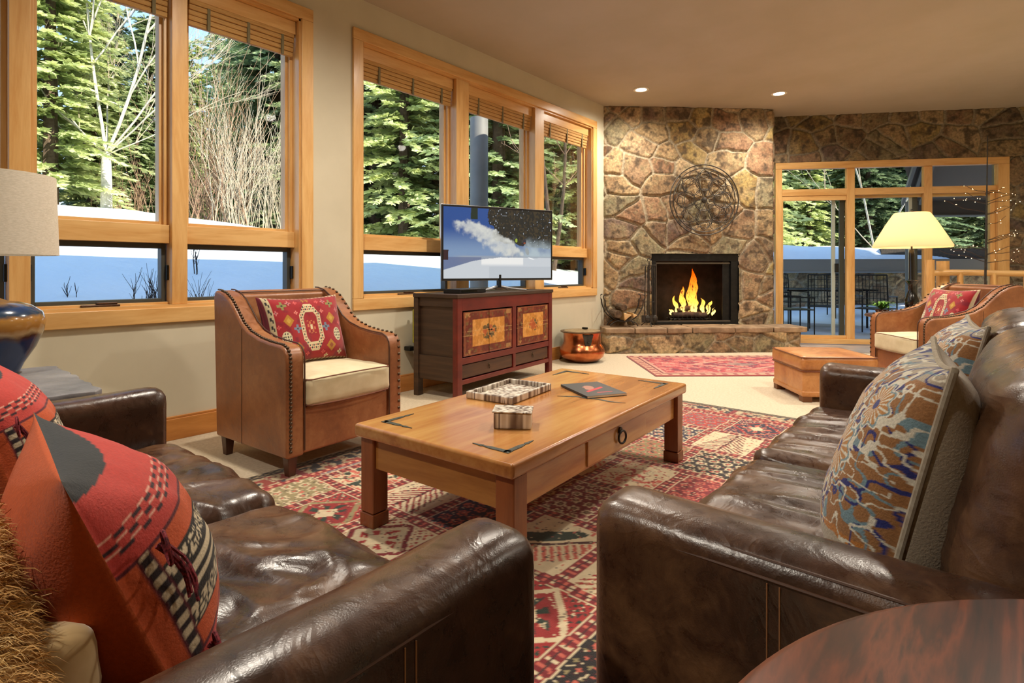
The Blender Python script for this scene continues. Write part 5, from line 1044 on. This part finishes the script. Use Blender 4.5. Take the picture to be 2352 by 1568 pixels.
for k, (x, z, r, lab, mt) in enumerate(((.02,.13,.062,'pale split log with its cut end showing in the iron cradle',cut), (-.09,.155,.05,'dark bark covered log on the left in the iron cradle',bark), (.115,.145,.036,'small pale split log on the right in the iron cradle',cut), (-.02,.24,.045,'dark log on top of the others in the iron cradle',bark))):
    a = np.linspace(0, 2*PI, 9, endpoint=False) if mt is bark else np.array([.3, 2.3, 4.2]); poly = [(x+r*math.cos(q+k), z+r*math.sin(q+k)) for q in a]
    o = MB().extr(poly, 'y', -.15, .13).build('firewood_log', mt, bevel=.006); o.location = lh.location; o.rotation_euler = lh.rotation_euler; tag(o, lab, 'log')
# copper pot
cp = thing('copper_pot', 'round hammered copper pot with an iron handle mount on the floor by the hearth', 'pot', (-3.36, 5.19, .001), .75)
M['copper'] = pm('copper', lin(176,96,58), lin(214,132,86), 8, .22, metal=1, bs=.25, bscale=26, bd=.006)
MB().lathe([(.0,.0),(.13,.0),(.19,.02),(.235,.06),(.25,.11),(.24,.155),(.215,.19),(.205,.215),(.205,.30),(.212,.325),(.20,.325),(.198,.30),(.196,.21),(.23,.13),(.2,.05),(.12,.02),(.0,.02)], n=64, cap=False).build('bowl', M['copper'], cp, smooth=True)
MB().lathe([(.204,.322),(.238,.326),(.240,.336),(.205,.340),(.2,.33),(.204,.322)], n=64, cap=False).build('rim', pm('aged_bronze', lin(112,88,64), lin(84,66,50), 20, .4, metal=.8), cp, smooth=True)
for a in (-1.45, 1.69):
    mb = MB(); r = .215; poly = [(-.06,.315), (.06,.315), (.035,.225), (.03,.20), (-.03,.20), (-.035,.225)]; V = [(r*math.cos(a+x/r)*f, r*math.sin(a+x/r)*f, z) for f in (.97, 1.045) for x, z in poly]; n = 6
    mb.add(V, [(i, (i+1)%n, n+(i+1)%n, n+i) for i in range(n)], ngons=[list(range(n))[::-1], list(range(n, 2*n))]); mb.sph((r*1.07*math.cos(a), r*1.07*math.sin(a), .23), .012); mb.build('handle_mount', M['iron'], cp)
mb = MB(); mb.lathe([(.0,.341),(.15,.343),(.2,.340),(.2,.338),(.0,.335)], n=40, cap=False); mb.build('lid', pm('wicker', lin(120,100,70), lin(160,140,104), 40, .8, bs=.5, bscale=90, bd=.005), cp, smooth=True)
tag(MB().box((-3.38,5.28,.357), (.06,.03,.02)).build('matchbox', M['blackm'], bevel=.003), 'small black box lying on the lid of the copper pot', 'box')
# ------------------------------------------------------------------ log railing and the twig tree
rl = thing('log_railing', 'pale peeled log railing behind the right armchair', 'railing', (-.44, 8.22, 0), math.radians(30))
M['peeled'] = wood('peeled_log', lin(196,146,84), lin(226,182,118), 'x', .45, 5); M['peeled_z'] = wood('peeled_log_z', lin(190,138,76), lin(222,176,112), 'z', .45, 5)
MB().cyl((0,0,0), (0,0,1.13), .05, .047, 16).build('post', M['peeled_z'], rl, smooth=True); MB().cyl((.2,.12,0), (.2,.12,1.12), .07, .066, 16).build('post', M['peeled_z'], rl, smooth=True)
x = np.linspace(0, 3.2, 14); MB().tube(np.c_[x, .01*np.sin(x*3), .975+.006*np.sin(x*5)], .036, 12).build('top_rail', M['peeled'], rl, smooth=True); MB().tube(np.c_[x, .01*np.sin(x*3), .2+.006*np.sin(x*5)], .03, 12).build('bottom_rail', M['peeled'], rl, smooth=True)
for k in range(9): MB().cyl((.32+k*.34, 0, .2), (.32+k*.34, 0, .975), .032, .03, 12).build('baluster', M['peeled_z'], rl, smooth=True)
tw = thing('lighted_twig_tree', 'thin dark twig tree strung with tiny warm lights behind the right armchair', 'decorative tree', (.06, 8.1, 0))
rng = np.random.RandomState(11); mb = MB(); wires = MB(); bulbs = []
mb.tube([(0,0,0), (.0,0,.9), (.01,0,1.6), (.02,0,2.5)], [.014,.012,.009,.004], 8)
for k in range(24):
    z0 = rng.uniform(.9, 2.0); a = rng.uniform(-.5, .9)+(PI if rng.rand() < .5 else 0); L = rng.uniform(.25, .62)*(1.25-z0/3); t = np.linspace(0, 1, 8)
    P = np.c_[math.cos(a)*L*t, math.sin(a)*L*t*.6, z0+.32*L*t+.03*np.sin(t*6+k)*t-.12*t*t*(rng.rand() > .5)]; mb.tube(P, np.linspace(.0035,.0012,8), 5); wires.tube(P+[0,0,.006], .0009, 4)
    for j in range(3): bulbs.append(P[rng.randint(2, 8)] + rng.normal(0, .012, 3))
mb.build('branches', M['iron'], tw, smooth=True); wires.build('light_wire', pm('copper_wire', lin(150,100,60), None, rough=.4, metal=.8), tw); MB().lathe([(.0,0),(.14,0),(.14,.02),(.03,.04),(.0,.04)], n=24, cap=False).build('base', M['iron'], tw)
be = emis('tiny_bulb', (1,.72,.36), 3); b0 = MB().sph((0,0,0), .0038, 8, 5).build('light_bulb', be, tw, smooth=True); b0.location = bulbs[0]
for p in bulbs[1:90]: o = b0.copy(); COL.objects.link(o); o.parent = tw; o.location = p
# ------------------------------------------------------------------ outdoors
def ground_z(x, y):
    x = np.asarray(x, float); y = np.asarray(y, float); d = np.maximum(0, -3.85-x)
    dc = np.interp(y, [-5, 4, 8.4, 12, 40], [11.6, 11.2, 6.6, 4.6, 4.6]); fade = sstep(14, 10, y)*1.0
    s = np.minimum(d, dc) ; over = np.maximum(0, d-dc)
    P = np.c_[x.ravel()*.22, y.ravel()*.22, x.ravel()*0]; n = fbm(P, 5, 3).reshape(x.shape)
    z = .12 + .2*s + .055*over + .18*n*sstep(0, 3, d)
    zb = np.interp(y, [9, 12, 18, 40], [-.08, -.08, .5, 3.0]); w = sstep(-6.5, -4.3, x)*sstep(7.6, 8.8, y+ (x+3.6)*0)
    return z*(1-w) + zb*w
def mk_ground():
    xs = np.r_[np.linspace(-60, -18, 40), np.linspace(-17.8, -3.9, 130), np.linspace(-3.7, 26, 50)]; ys = np.r_[np.linspace(-14, 14, 200), np.linspace(14.4, 70, 60)]
    X, Y = np.meshgrid(xs, ys); Z = ground_z(X, Y); inside = (X > -3.9) & (Y < 11.4) & ~((Y > 7.0+.62*(X+3.65)) & (X > -3.9) & (Y > 7)); 
    Z = np.where((X > -3.86) & (Y < 8.4+.6*(X+2.2)) & (X < 6), -.3, Z)
    V = np.c_[X.ravel(), Y.ravel(), Z.ravel()]; I = np.arange(X.size).reshape(X.shape); F = np.stack([I[:-1,:-1], I[:-1,1:], I[1:,1:], I[1:,:-1]], -1).reshape(-1,4); return V, F
V, F = mk_ground(); M['snow'] = pm('snow', (.86,.88,.92), (.9,.91,.94), 3, .6, bs=.5, bscale=3.2, bd=.06, sheen=0); st(npmesh('snow_ground', V, F, M['snow']))
m = bpy.data.materials.new('needles'); m.use_nodes = True; nt = m.node_tree; b = nt.nodes['Principled BSDF']; b.inputs['Roughness'].default_value = .7; b.inputs['Specular IOR Level'].default_value = .2
va = N(nt, 'ShaderNodeVertexColor'); va.layer_name = 'Col'; oi = N(nt, 'ShaderNodeObjectInfo'); hs = N(nt, 'ShaderNodeHueSaturation'); hs.inputs['Saturation'].default_value = .82; mr = N(nt, 'ShaderNodeMapRange'); mr.inputs['To Min'].default_value = 1.0; mr.inputs['To Max'].default_value = 1.55; nt.links.new(oi.outputs['Random'], mr.inputs['Value']); nt.links.new(mr.outputs[0], hs.inputs['Value']); nt.links.new(va.outputs[0], hs.inputs['Color']); nt.links.new(hs.outputs[0], b.inputs['Base Color'])
tl = N(nt, 'ShaderNodeBsdfTranslucent'); nt.links.new(hs.outputs[0], tl.inputs[0]); mx = N(nt, 'ShaderNodeMixShader'); mx.inputs[0].default_value = .38; nt.links.new(b.outputs[0], mx.inputs[1]); nt.links.new(tl.outputs[0], mx.inputs[2]); nt.links.new(mx.outputs[0], nt.nodes['Material Output'].inputs[0]); M['needles'] = m
M['trunk'] = pm('spruce_bark', lin(84,66,52), lin(112,92,74), 12, .95)
def conifer(name, label, seed, H, R, tone, loc, dens=1.0, low=.06):
    rng = np.random.RandomState(seed); B = []; D = []; Lq = []; Wq = []; Cc = []
    zs = np.arange(H*low, H*.985, .24)
    for z in zs:
        f = (z/H); Lb = R*(1-f)**.75*(.75+.25*math.sin(z*5))+.15; nb = int(12*dens) if f < .8 else 6
        for k in range(nb):
            a = rng.uniform(0, 2*PI); L = Lb*rng.uniform(.7, 1.12); n = int(6+L*11); t = np.linspace(.18, 1, n); rise = rng.uniform(-.05,.28)
            px = np.cos(a)*L*t; py = np.sin(a)*L*t; pz = z + rng.uniform(-.1,.1) + rise*L*t - .42*L*t*t + (.12*L*t**4)
            for sg in (-1, 0, 1):
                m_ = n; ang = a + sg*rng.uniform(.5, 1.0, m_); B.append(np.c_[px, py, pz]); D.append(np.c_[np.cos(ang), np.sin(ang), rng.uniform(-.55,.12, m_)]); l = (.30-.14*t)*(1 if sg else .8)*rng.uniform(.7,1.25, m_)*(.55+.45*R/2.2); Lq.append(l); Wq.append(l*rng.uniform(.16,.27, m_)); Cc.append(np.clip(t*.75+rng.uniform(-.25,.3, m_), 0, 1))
    B = np.concatenate(B); D = np.concatenate(D); D /= np.linalg.norm(D, axis=1)[:, None]; Lq = np.concatenate(Lq)[:, None]; Wq = np.concatenate(Wq)[:, None]; Cc = np.concatenate(Cc)
    S = np.cross(D, rng.normal(0, .45, D.shape)+[0,0,1]); S /= np.linalg.norm(S, axis=1)[:, None]
    V = np.stack([B, B+D*Lq*.45+S*Wq, B+D*Lq, B+D*Lq*.5-S*Wq], 1).reshape(-1,3); Q = np.arange(len(B)*4).reshape(-1,4)
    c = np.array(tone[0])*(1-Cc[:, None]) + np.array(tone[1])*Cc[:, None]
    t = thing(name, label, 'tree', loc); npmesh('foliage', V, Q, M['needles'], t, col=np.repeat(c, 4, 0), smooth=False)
    MB().tube([(0,0,-.6), (0,0,H*.5), (0,0,H*.97)], [.02+H*.016, H*.011, .01], 8).build('trunk', M['trunk'], t, smooth=True); return t
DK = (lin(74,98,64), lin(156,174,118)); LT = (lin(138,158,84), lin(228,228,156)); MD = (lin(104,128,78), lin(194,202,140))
G1, G2, G3 = 'dark spruces on the hillside', 'yellow green firs on the hillside', 'mid green spruces on the hillside'
LB = {0: 'tall dark green spruce in the forest behind the snow bank', 1: 'sunlit yellow green fir in the forest behind the snow bank', 2: 'mid green spruce in the forest behind the snow bank'}
far = (-200, 0, 0)
protos = [conifer('spruce_tree', LB[0], 1, 12.5, 2.7, DK, (0,0,0)), conifer('fir_tree', LB[1], 2, 9.5, 2.3, LT, (0,0,0)), conifer('spruce_tree', LB[2], 3, 11, 2.4, MD, (0,0,0))]
grp = {0: G1, 1: G2, 2: G3}; used = [False]*3
trees = [ # x, y, kind, scale
 (-17.0,3.0,1,1.02),(-19.5,1.4,2,1.15),(-20.5,4.6,1,.85),(-22.0,6.6,2,.85),(-20.0,7.2,1,.7),(-18.6,6.4,2,.5),(-24.5,6.0,0,.8),(-19.2,5.4,2,.45),(-18.0,9.2,0,1.18),(-15.5,8.7,2,.8),(-23.5,5.2,2,.66),(-17.2,11.4,1,1.05),(-14.6,10.6,0,1.12),
 (-12.3,9.9,1,1.12),(-11.6,12.0,0,1.1),(-10.0,11.3,2,1.15),(-13.5,14.2,0,1.3),(-10.0,14.6,0,1.25),(-8.6,13.2,1,.95),(-8.1,16.0,2,1.2),(-6.6,14.6,1,1.0),(-6.4,18.0,0,1.3),(-5.2,16.4,1,1.05),(-9.5,19,1,1.35),(-12.5,18,2,1.4),(-15.5,16.2,0,1.35),(-18.5,13.2,0,1.3),(-22.5,10.5,1,1.3),(-26,2,0,1.25),(-16.2,-.2,2,.9),(-20,-2,0,1.2),(-28,12,2,1.5),(-24,16,0,1.5),(-18,21,2,1.55),(-12,24,0,1.6),]
for k_ in range(22):
    u_ = .43 + .0215*k_; s_ = 18.5 + 2.2*((k_*37) % 5)/2; kk = (1,1,2,1,0,1,2,0,1,2,0,2,1,0,2,0,2,0,1,0,2,0)[k_]
    trees.append((round(s_*(-.6446+u_*.7645), 2), round(s_*(.7645+u_*.6446), 2), kk, (.62, .56, .68, .6)[k_ % 4]))
def where(x, y):
    s_ = -x*.6446+y*.7645; u = 1176+1270*(x*.7645+y*.6446)/max(s_, .1)
    for lim, t_ in ((420, 'in the left pane of the big window'), (760, 'in the right pane of the big window'), (1062, 'in the left bay of the triple window'), (1236, 'in the middle bay of the triple window'), (1500, 'in the right bay of the triple window'), (1940, 'through the left panel of the glass door'), (2105, 'through the middle panel of the glass door')):
        if u < lim: return t_, s_
    return 'through the right panel of the glass door', s_
KN = {0: 'dark green spruce', 1: 'sunlit yellow green fir', 2: 'mid green spruce'}
def tree_names(x, y, k, s):
    t_, d_ = where(x, y); dist = 'nearer' if d_ < (19 if x < -8 else 25) else 'farther'; lab = '%s %s seen %s' % (dist, KN[k], t_); return lab, lab.replace(' seen', 's seen')
for (x, y, k, s) in trees:
    lb_, gp_ = tree_names(x, y, k, s)
    z = float(ground_z(np.array([x]), np.array([y]))[0])-.1; rz = (x*13.7+y*7.1) % 6.28
    if not used[k]: o = protos[k]; o.location = (x, y, z); o.rotation_euler = (0,0,rz); o.scale = (s,)*3; o['label'] = lb_; o['group'] = gp_; used[k] = True
    else: dup(protos[k], (x, y, z), rz, lb_, gp_, s)
# ---- bare white tree and brush
M['birch'] = pm('pale_bark', lin(206,198,182), lin(176,166,148), 14, .9, bs=.3, bscale=50, bd=.01); M['twig'] = pm('brown_twigs', lin(132,96,76), lin(176,146,116), 9, .9); M['twig_pale'] = pm('pale_twigs', lin(190,178,156), lin(170,150,124), 9, .9); M['twig_dark'] = pm('dark_twigs', lin(56,48,46), None, rough=.9)
def branch_tree(mb_big, mb_small, p, d, L, r, depth, rng, spread=.7, curl=.25, upw=.25):
    n = 6; P = [np.array(p, float)]; d = np.array(d, float)
    for k in range(n): d = d + rng.normal(0, curl*.22, 3) + [0, 0, upw*.12]; d /= np.linalg.norm(d); P.append(P[-1]+d*L/n)
    (mb_big if r > .016 else mb_small).tube(np.array(P), np.linspace(r, r*.55, n+1), 7 if r > .02 else 4, caps=False)
    if depth <= 0: return
    nb = rng.randint(4, 6) if depth > 1 else rng.randint(4, 7)
    for k in range(nb):
        i = rng.randint(2, n+1); v = rng.normal(0, 1, 3); v -= d*np.dot(v, d); v /= np.linalg.norm(v); nd = d*math.cos(spread)+v*math.sin(spread); nd[2] = abs(nd[2])*.8+.25; branch_tree(mb_big, mb_small, P[i], nd/np.linalg.norm(nd), L*rng.uniform(.5,.75), r*.5, depth-1, rng, spread, curl, upw)
def bare_tree(name, label, loc, seed, trunk_h, leaders, r0, depth=3, mat='birch', tmat='twig_pale', leadL=4.5):
    rng = np.random.RandomState(seed); t = thing(name, label, 'tree', loc); big, small = MB(), MB(); big.tube([(0,0,-.4), (.02,0,trunk_h*.5), (0,0,trunk_h)], [r0*1.15, r0, r0*.85], 10)
    for (dx, dy, dz, f) in leaders: branch_tree(big, small, (0,0,trunk_h*.95), np.array([dx,dy,dz])/np.linalg.norm([dx,dy,dz]), leadL*f, r0*.36*f**1.3, depth, rng, .5)
    big.build('trunk', M[mat], t, smooth=True); small.build('twigs', M[tmat], t); return t
# direction across the view = (.765,.644)
bx_, by_ = 13.2*(-.644-.735*.765), 13.2*(.765-.735*.644)
gz = float(ground_z(np.array([bx_]), np.array([by_]))[0])
bare_tree('bare_white_tree', 'bare white barked tree standing on the snow in the big left window', (bx_, by_, gz-.1), 4, 1.45, [(-.18,-.1,1,1.0), (.36,.28,1,1.0), (-.6,-.5,.75,.62), (.7,.55,.6,.6), (-.8,-.6,.45,.5), (.45,.5,.8,.7), (-.35,.2,.8,.7), (.85,.72,.35,.5), (-.7,-.7,.9,.6)], .115)
bare_tree('bare_white_tree', 'white forked bare tree beyond the patio roof seen through the glass door', (-2.0, 16.5, .6), 9, 1.0, [(-.15,-.1,1,1), (.5,.3,.9,1), (.7,.4,.5,.7), (-.5,-.3,.6,.6)], .07, 2)
for (x, y, h, sd_, lab) in ((-7.4,9.9,6,21,'thin dark bare trunk just outside the right bay of the triple window'), (-9.3,12.6,7,23,'slender bare tree leaning among the firs beyond the right bay of the triple window'), (-8.0,11.3,6,24,'forked slim tree beyond the right bay of the triple window')):
    rng = np.random.RandomState(sd_); z = float(ground_z(np.array([x]), np.array([y]))[0]); t = thing('slim_tree', lab, 'tree', (x, y, z-.1)); q = np.linspace(0, 1, 9); P = np.c_[.18*np.sin(q*4+sd_), .14*np.sin(q*5), h*q]; MB().tube(P, np.linspace(.055,.02,9), 8).build('trunk', M['trunk'], t, smooth=True); b1, b2_ = MB(), MB()
    for k in range(10): i = rng.randint(3, 9); a = rng.uniform(0, 6.28); branch_tree(b1, b2_, P[i], (math.cos(a)*.8, math.sin(a)*.8, .6), 1.1, .014, 1, rng)
    b2_.build('twigs', M['twig'], t)
def bush(label, x, y, seed, n, h, spread, mat, r=.012, depth=1):
    rng = np.random.RandomState(seed); z = float(ground_z(np.array([x]), np.array([y]))[0]); t = thing('bare_bush', label, 'bush', (x, y, z-.05)); a_, b_ = MB(), MB()
    for k in range(n):
        a = rng.uniform(0, 2*PI); s = rng.uniform(0, spread); d = np.array([math.cos(a)*s*.45, math.sin(a)*s*.45, 1.]); p = np.array([rng.normal(0, spread*.5), rng.normal(0, spread*.5), 0]); branch_tree(a_, b_, p, d/np.linalg.norm(d), h*rng.uniform(.45,1.1), r*rng.uniform(.6,1.2), depth, rng, .45, .3, .5)
    b_.build('twigs', M[mat], t)
    if a_.n: a_.build('stems', M[mat], t)
for (u_, s_, n, h, sp_, mt, lab) in ((-.56, 14.4, 46, 1.3, 1.0, 'twig', 'tangled reddish brown bare bush at the left of the right pane of the big window'), (-.50, 14.2, 40, 2.6, .8, 'twig_pale', 'tall bare bush of pale upright stems in the right pane of the big window'), (-.44, 14.6, 34, 2.2, .8, 'twig_pale', 'pale bare bush near the right jamb of the big window'), (-.67, 15.2, 40, 1.2, 1.1, 'twig', 'low brown brush right of the white tree trunk'), (-.535, 15.3, 40, 3.4, .9, 'twig', 'tall brown bush behind the pale upright stems')):
    bush(lab, s_*(-.644+u_*.765), s_*(.765+u_*.644), int(s_*10), n, h, sp_, mt)
for (u_, s_, n, h, sp_, lab) in ((-.665, 5.3, 9, .34, .16, 'dark leafless bush top poking from the blue shaded snow by the window mullion'), (-.80, 5.4, 3, .20, .04, 'small dark twig sprig in the shaded snow in the left lower pane'), (-.555, 5.2, 8, .36, .2, 'dark leafless bush behind the armchair back in the right lower pane'), (-.77+.19, 7.2, 3, .5, .06, 'thin dark twigs at the edge of the snow shadow')):
    bush(lab, s_*(-.644+u_*.765), s_*(.765+u_*.644), int(s_*10+n), n, h, sp_, 'twig_dark', .006)
# grey post under the eave
tag(MB().lathe([(.135,-.3),(.135,3.3)], (-5.75, 6.05, 0), 32).build('porch_column', pm('grey_column', lin(120,116,110), lin(132,128,122), 3, .6), smooth=True), 'round grey column outside the middle bay of the triple window', 'column')
# ---- patio seen through the glass door
M['patio'] = pm('patio_stone', lin(176,178,186), lin(206,206,212), 2.5, .8)
mb = MB(); mb.prism([(-4.6,8.3),(-2.3,8.35),(1.3,10.4),(6,13.3),(4,18),(-6.5,16.0)], -.14, -.045); tag(mb.build('patio_floor', M['patio']), 'grey stone patio outside the sliding glass door', 'patio', kind='structure')
def PV(u_, s_, z=0): return (s_*(-.644+u_*.765), s_*(.765+u_*.644), z)
ph = thing('patio_pavilion', 'low stone outbuilding with a grey fascia and snow covered roof across the patio', 'outbuilding', (0,0,0))
a_ = PV(.36, 13.4); b_ = PV(1.05, 12.2); dd = Vector((b_[0]-a_[0], b_[1]-a_[1])); Lw = dd.length; dd.normalize(); dn = (dd.y, -dd.x)
stone_panel('stone_wall', a_[:2], b_[:2], -.15, 1.0, dn, 91, .34, res=.03, parent=ph, dark=1.25)
def pbox(mb, s0, s1, d0, d1, z0, z1): p = Vector(a_[:2]) + dd*((s0+s1)/2) + Vector(dn)*((d0+d1)/2); mb.box((p.x, p.y, (z0+z1)/2), (s1-s0, d1-d0, z1-z0), rz=math.atan2(dd.y, dd.x))
mb = MB(); pbox(mb, -.3, Lw, -3, .35, .98, 1.27); mb.build('fascia', pm('grey_fascia', lin(142,128,112), None, rough=.8), ph); mb = MB(); pbox(mb, -.3, Lw, -.2, .37, .955, .985); mb.build('fascia_trim', pm('light_trim', lin(150,146,140), None, rough=.8), ph)
nu, nv = 60, 30; X, Y = np.meshgrid(np.linspace(-.3, Lw*.62, nu), np.linspace(.36, -3, nv)); e = np.minimum(np.minimum((X+.3)/.3, (Lw*.62-X)/2.2), (.36-Y)/.35); Z = 1.27 + .42*np.clip(e, 0, 1)**.5*(.75+.3*fbm(np.c_[X.ravel()*.8, Y.ravel()*.8, X.ravel()*0], 4, 2).reshape(X.shape)) + .12*sstep(.3,-2,Y)
I = np.arange(nu*nv).reshape(nv, nu); F = np.stack([I[:-1,:-1], I[1:,:-1], I[1:,1:], I[:-1,1:]], -1).reshape(-1,4); V = np.c_[a_[0]+dd.x*X.ravel()+dn[0]*Y.ravel(), a_[1]+dd.y*X.ravel()+dn[1]*Y.ravel(), Z.ravel()]; npmesh('roof_snow', V, F[:, ::-1], M['snow'], ph)
mb = MB(); pbox(mb, Lw*.45, Lw+.2, -3, .3, 1.27, 1.5); mb.build('roof', M['roof'], ph)
# eave and rafters of the neighbouring roof
ev = thing('neighbouring_eave', 'dark roof eave with diagonal grey rafters at the upper right of the glass door', 'roof', (0,0,0))
mb = MB(); P = [PV(.73, 11.5, 2.42), PV(.70, 9.2, 2.95), PV(1.25, 8.9, 3.0), PV(1.3, 11.2, 2.46)]; mb.add(P + [(x, y, z+.12) for x, y, z in P], [(3,2,1,0),(4,5,6,7),(0,1,5,4),(1,2,6,5),(2,3,7,6),(3,0,4,7)]); mb.build('soffit', pm('dark_soffit', lin(118,104,92), None, rough=.8), ev)
for k in range(3): MB().bar(PV(.705+.016*k, 11.4, 2.40+.0*k), PV(.73+.016*k, 9.3, 2.86), .05, .10).build('rafter', pm('grey_rafter', lin(128,122,114), None, rough=.8) if 'grey_rafter' not in bpy.data.materials else bpy.data.materials['grey_rafter'], ev)
mb = MB(); mb.bar(PV(.73, 11.45, 2.30), PV(1.3, 11.1, 2.30), .06, .32); mb.build('eave_beam', bpy.data.materials['dark_soffit'], ev); mb = MB(); mb.bar(PV(.73, 11.40, 2.13), PV(1.3, 11.05, 2.13), .05, .035); mb.build('eave_flashing', M['white_metal'], ev)
MB().prism([(3.4,12.2),(9,13.5),(9,16.5),(3.0,15.6)], -.3, 5.8).build('unseen_shade_block', bpy.data.materials['grey_fascia'], ev); MB().cyl(PV(.715, 11.2, -.1), PV(.715, 11.2, 2.4), .05).build('downpipe', bpy.data.materials['grey_rafter'], ev)  # tall block is unseen, added to keep sun off patio and pavilion snow
tag(MB().bar(PV(.885, 11.0, -.1), PV(.885, 11.0, 1.55), .05, .05).build('patio_post', M['blackm']), 'dark metal post standing on the patio at the right of the glass door', 'post')
# metal patio chairs and table
def patio_chair(label, loc, rz):
    t = thing('patio_chair', label, 'patio chair', loc, rz, 'black metal patio chairs'); k = M['blackm']
    for sx in (-.25, .25):
        MB().tube([(sx, -.24, 0), (sx, -.24, .62)], .011, 6).build('leg', k, t); MB().tube([(sx, .24, 0), (sx, .24, .45), (sx*.98, .30, .98)], .012, 6).build('leg', k, t); MB().tube([(sx, -.25, .62), (sx, .27, .64)], .013, 6).build('armrest', k, t)
    mb = MB(); mb.b2(-.25, .25, -.25, .25, .42, .435); mb.build('seat', k, t)
    mb = MB(); mb.cyl((-.245,.30,.98), (.245,.30,.98), .013, n=6); mb.cyl((-.25,.25,.50), (.25,.25,.50), .01, n=6)
    for j in range(9): x = -.2+j*.05; mb.cyl((x, .25, .50), (x, .297, .97), .005, n=5)
    for j in range(4): z = .6+j*.1; mb.cyl((-.25, .255+.05*(z-.5), z), (.25, .255+.05*(z-.5), z), .005, n=5)
    mb.build('backrest', k, t); return t
pc = [patio_chair('black metal patio chair at the left edge of the glass door view', PV(.505, 9.0, -.045), 2.2)]
for (u_, s_, rz, lab) in ((.565, 9.7, 3.3, 'black metal patio chair in the middle of the left door panel'), (.655, 9.1, 3.0, 'black metal patio chair in the middle door panel, largest seen'), (.50, 11.2, 1.0, 'black metal patio chair behind the patio table'), (.60, 11.6, .5, 'black metal patio chair farthest back near the stone wall')): dup(pc[0], PV(u_, s_, -.045), rz, lab)
pt = thing('patio_table', 'glass topped metal patio table outside the sliding door', 'patio table', PV(.55, 10.5, -.045), .7)
MB().b2(-.8,.8,-.5,.5,.69,.70).build('tabletop', pm('table_glass', lin(120,130,136), None, rough=.1), pt); mb = MB(); mb.b2(-.82,.82,-.52,-.5,.68,.71); mb.b2(-.82,.82,.5,.52,.68,.71); mb.b2(-.82,-.8,-.5,.5,.68,.71); mb.b2(.8,.82,-.5,.5,.68,.71); mb.build('rim', M['blackm'], pt)
for sx in (-.7,.7):
    for sy in (-.4,.4): MB().cyl((sx,sy,0), (sx,sy,.69), .018, n=8).build('leg', M['blackm'], pt)
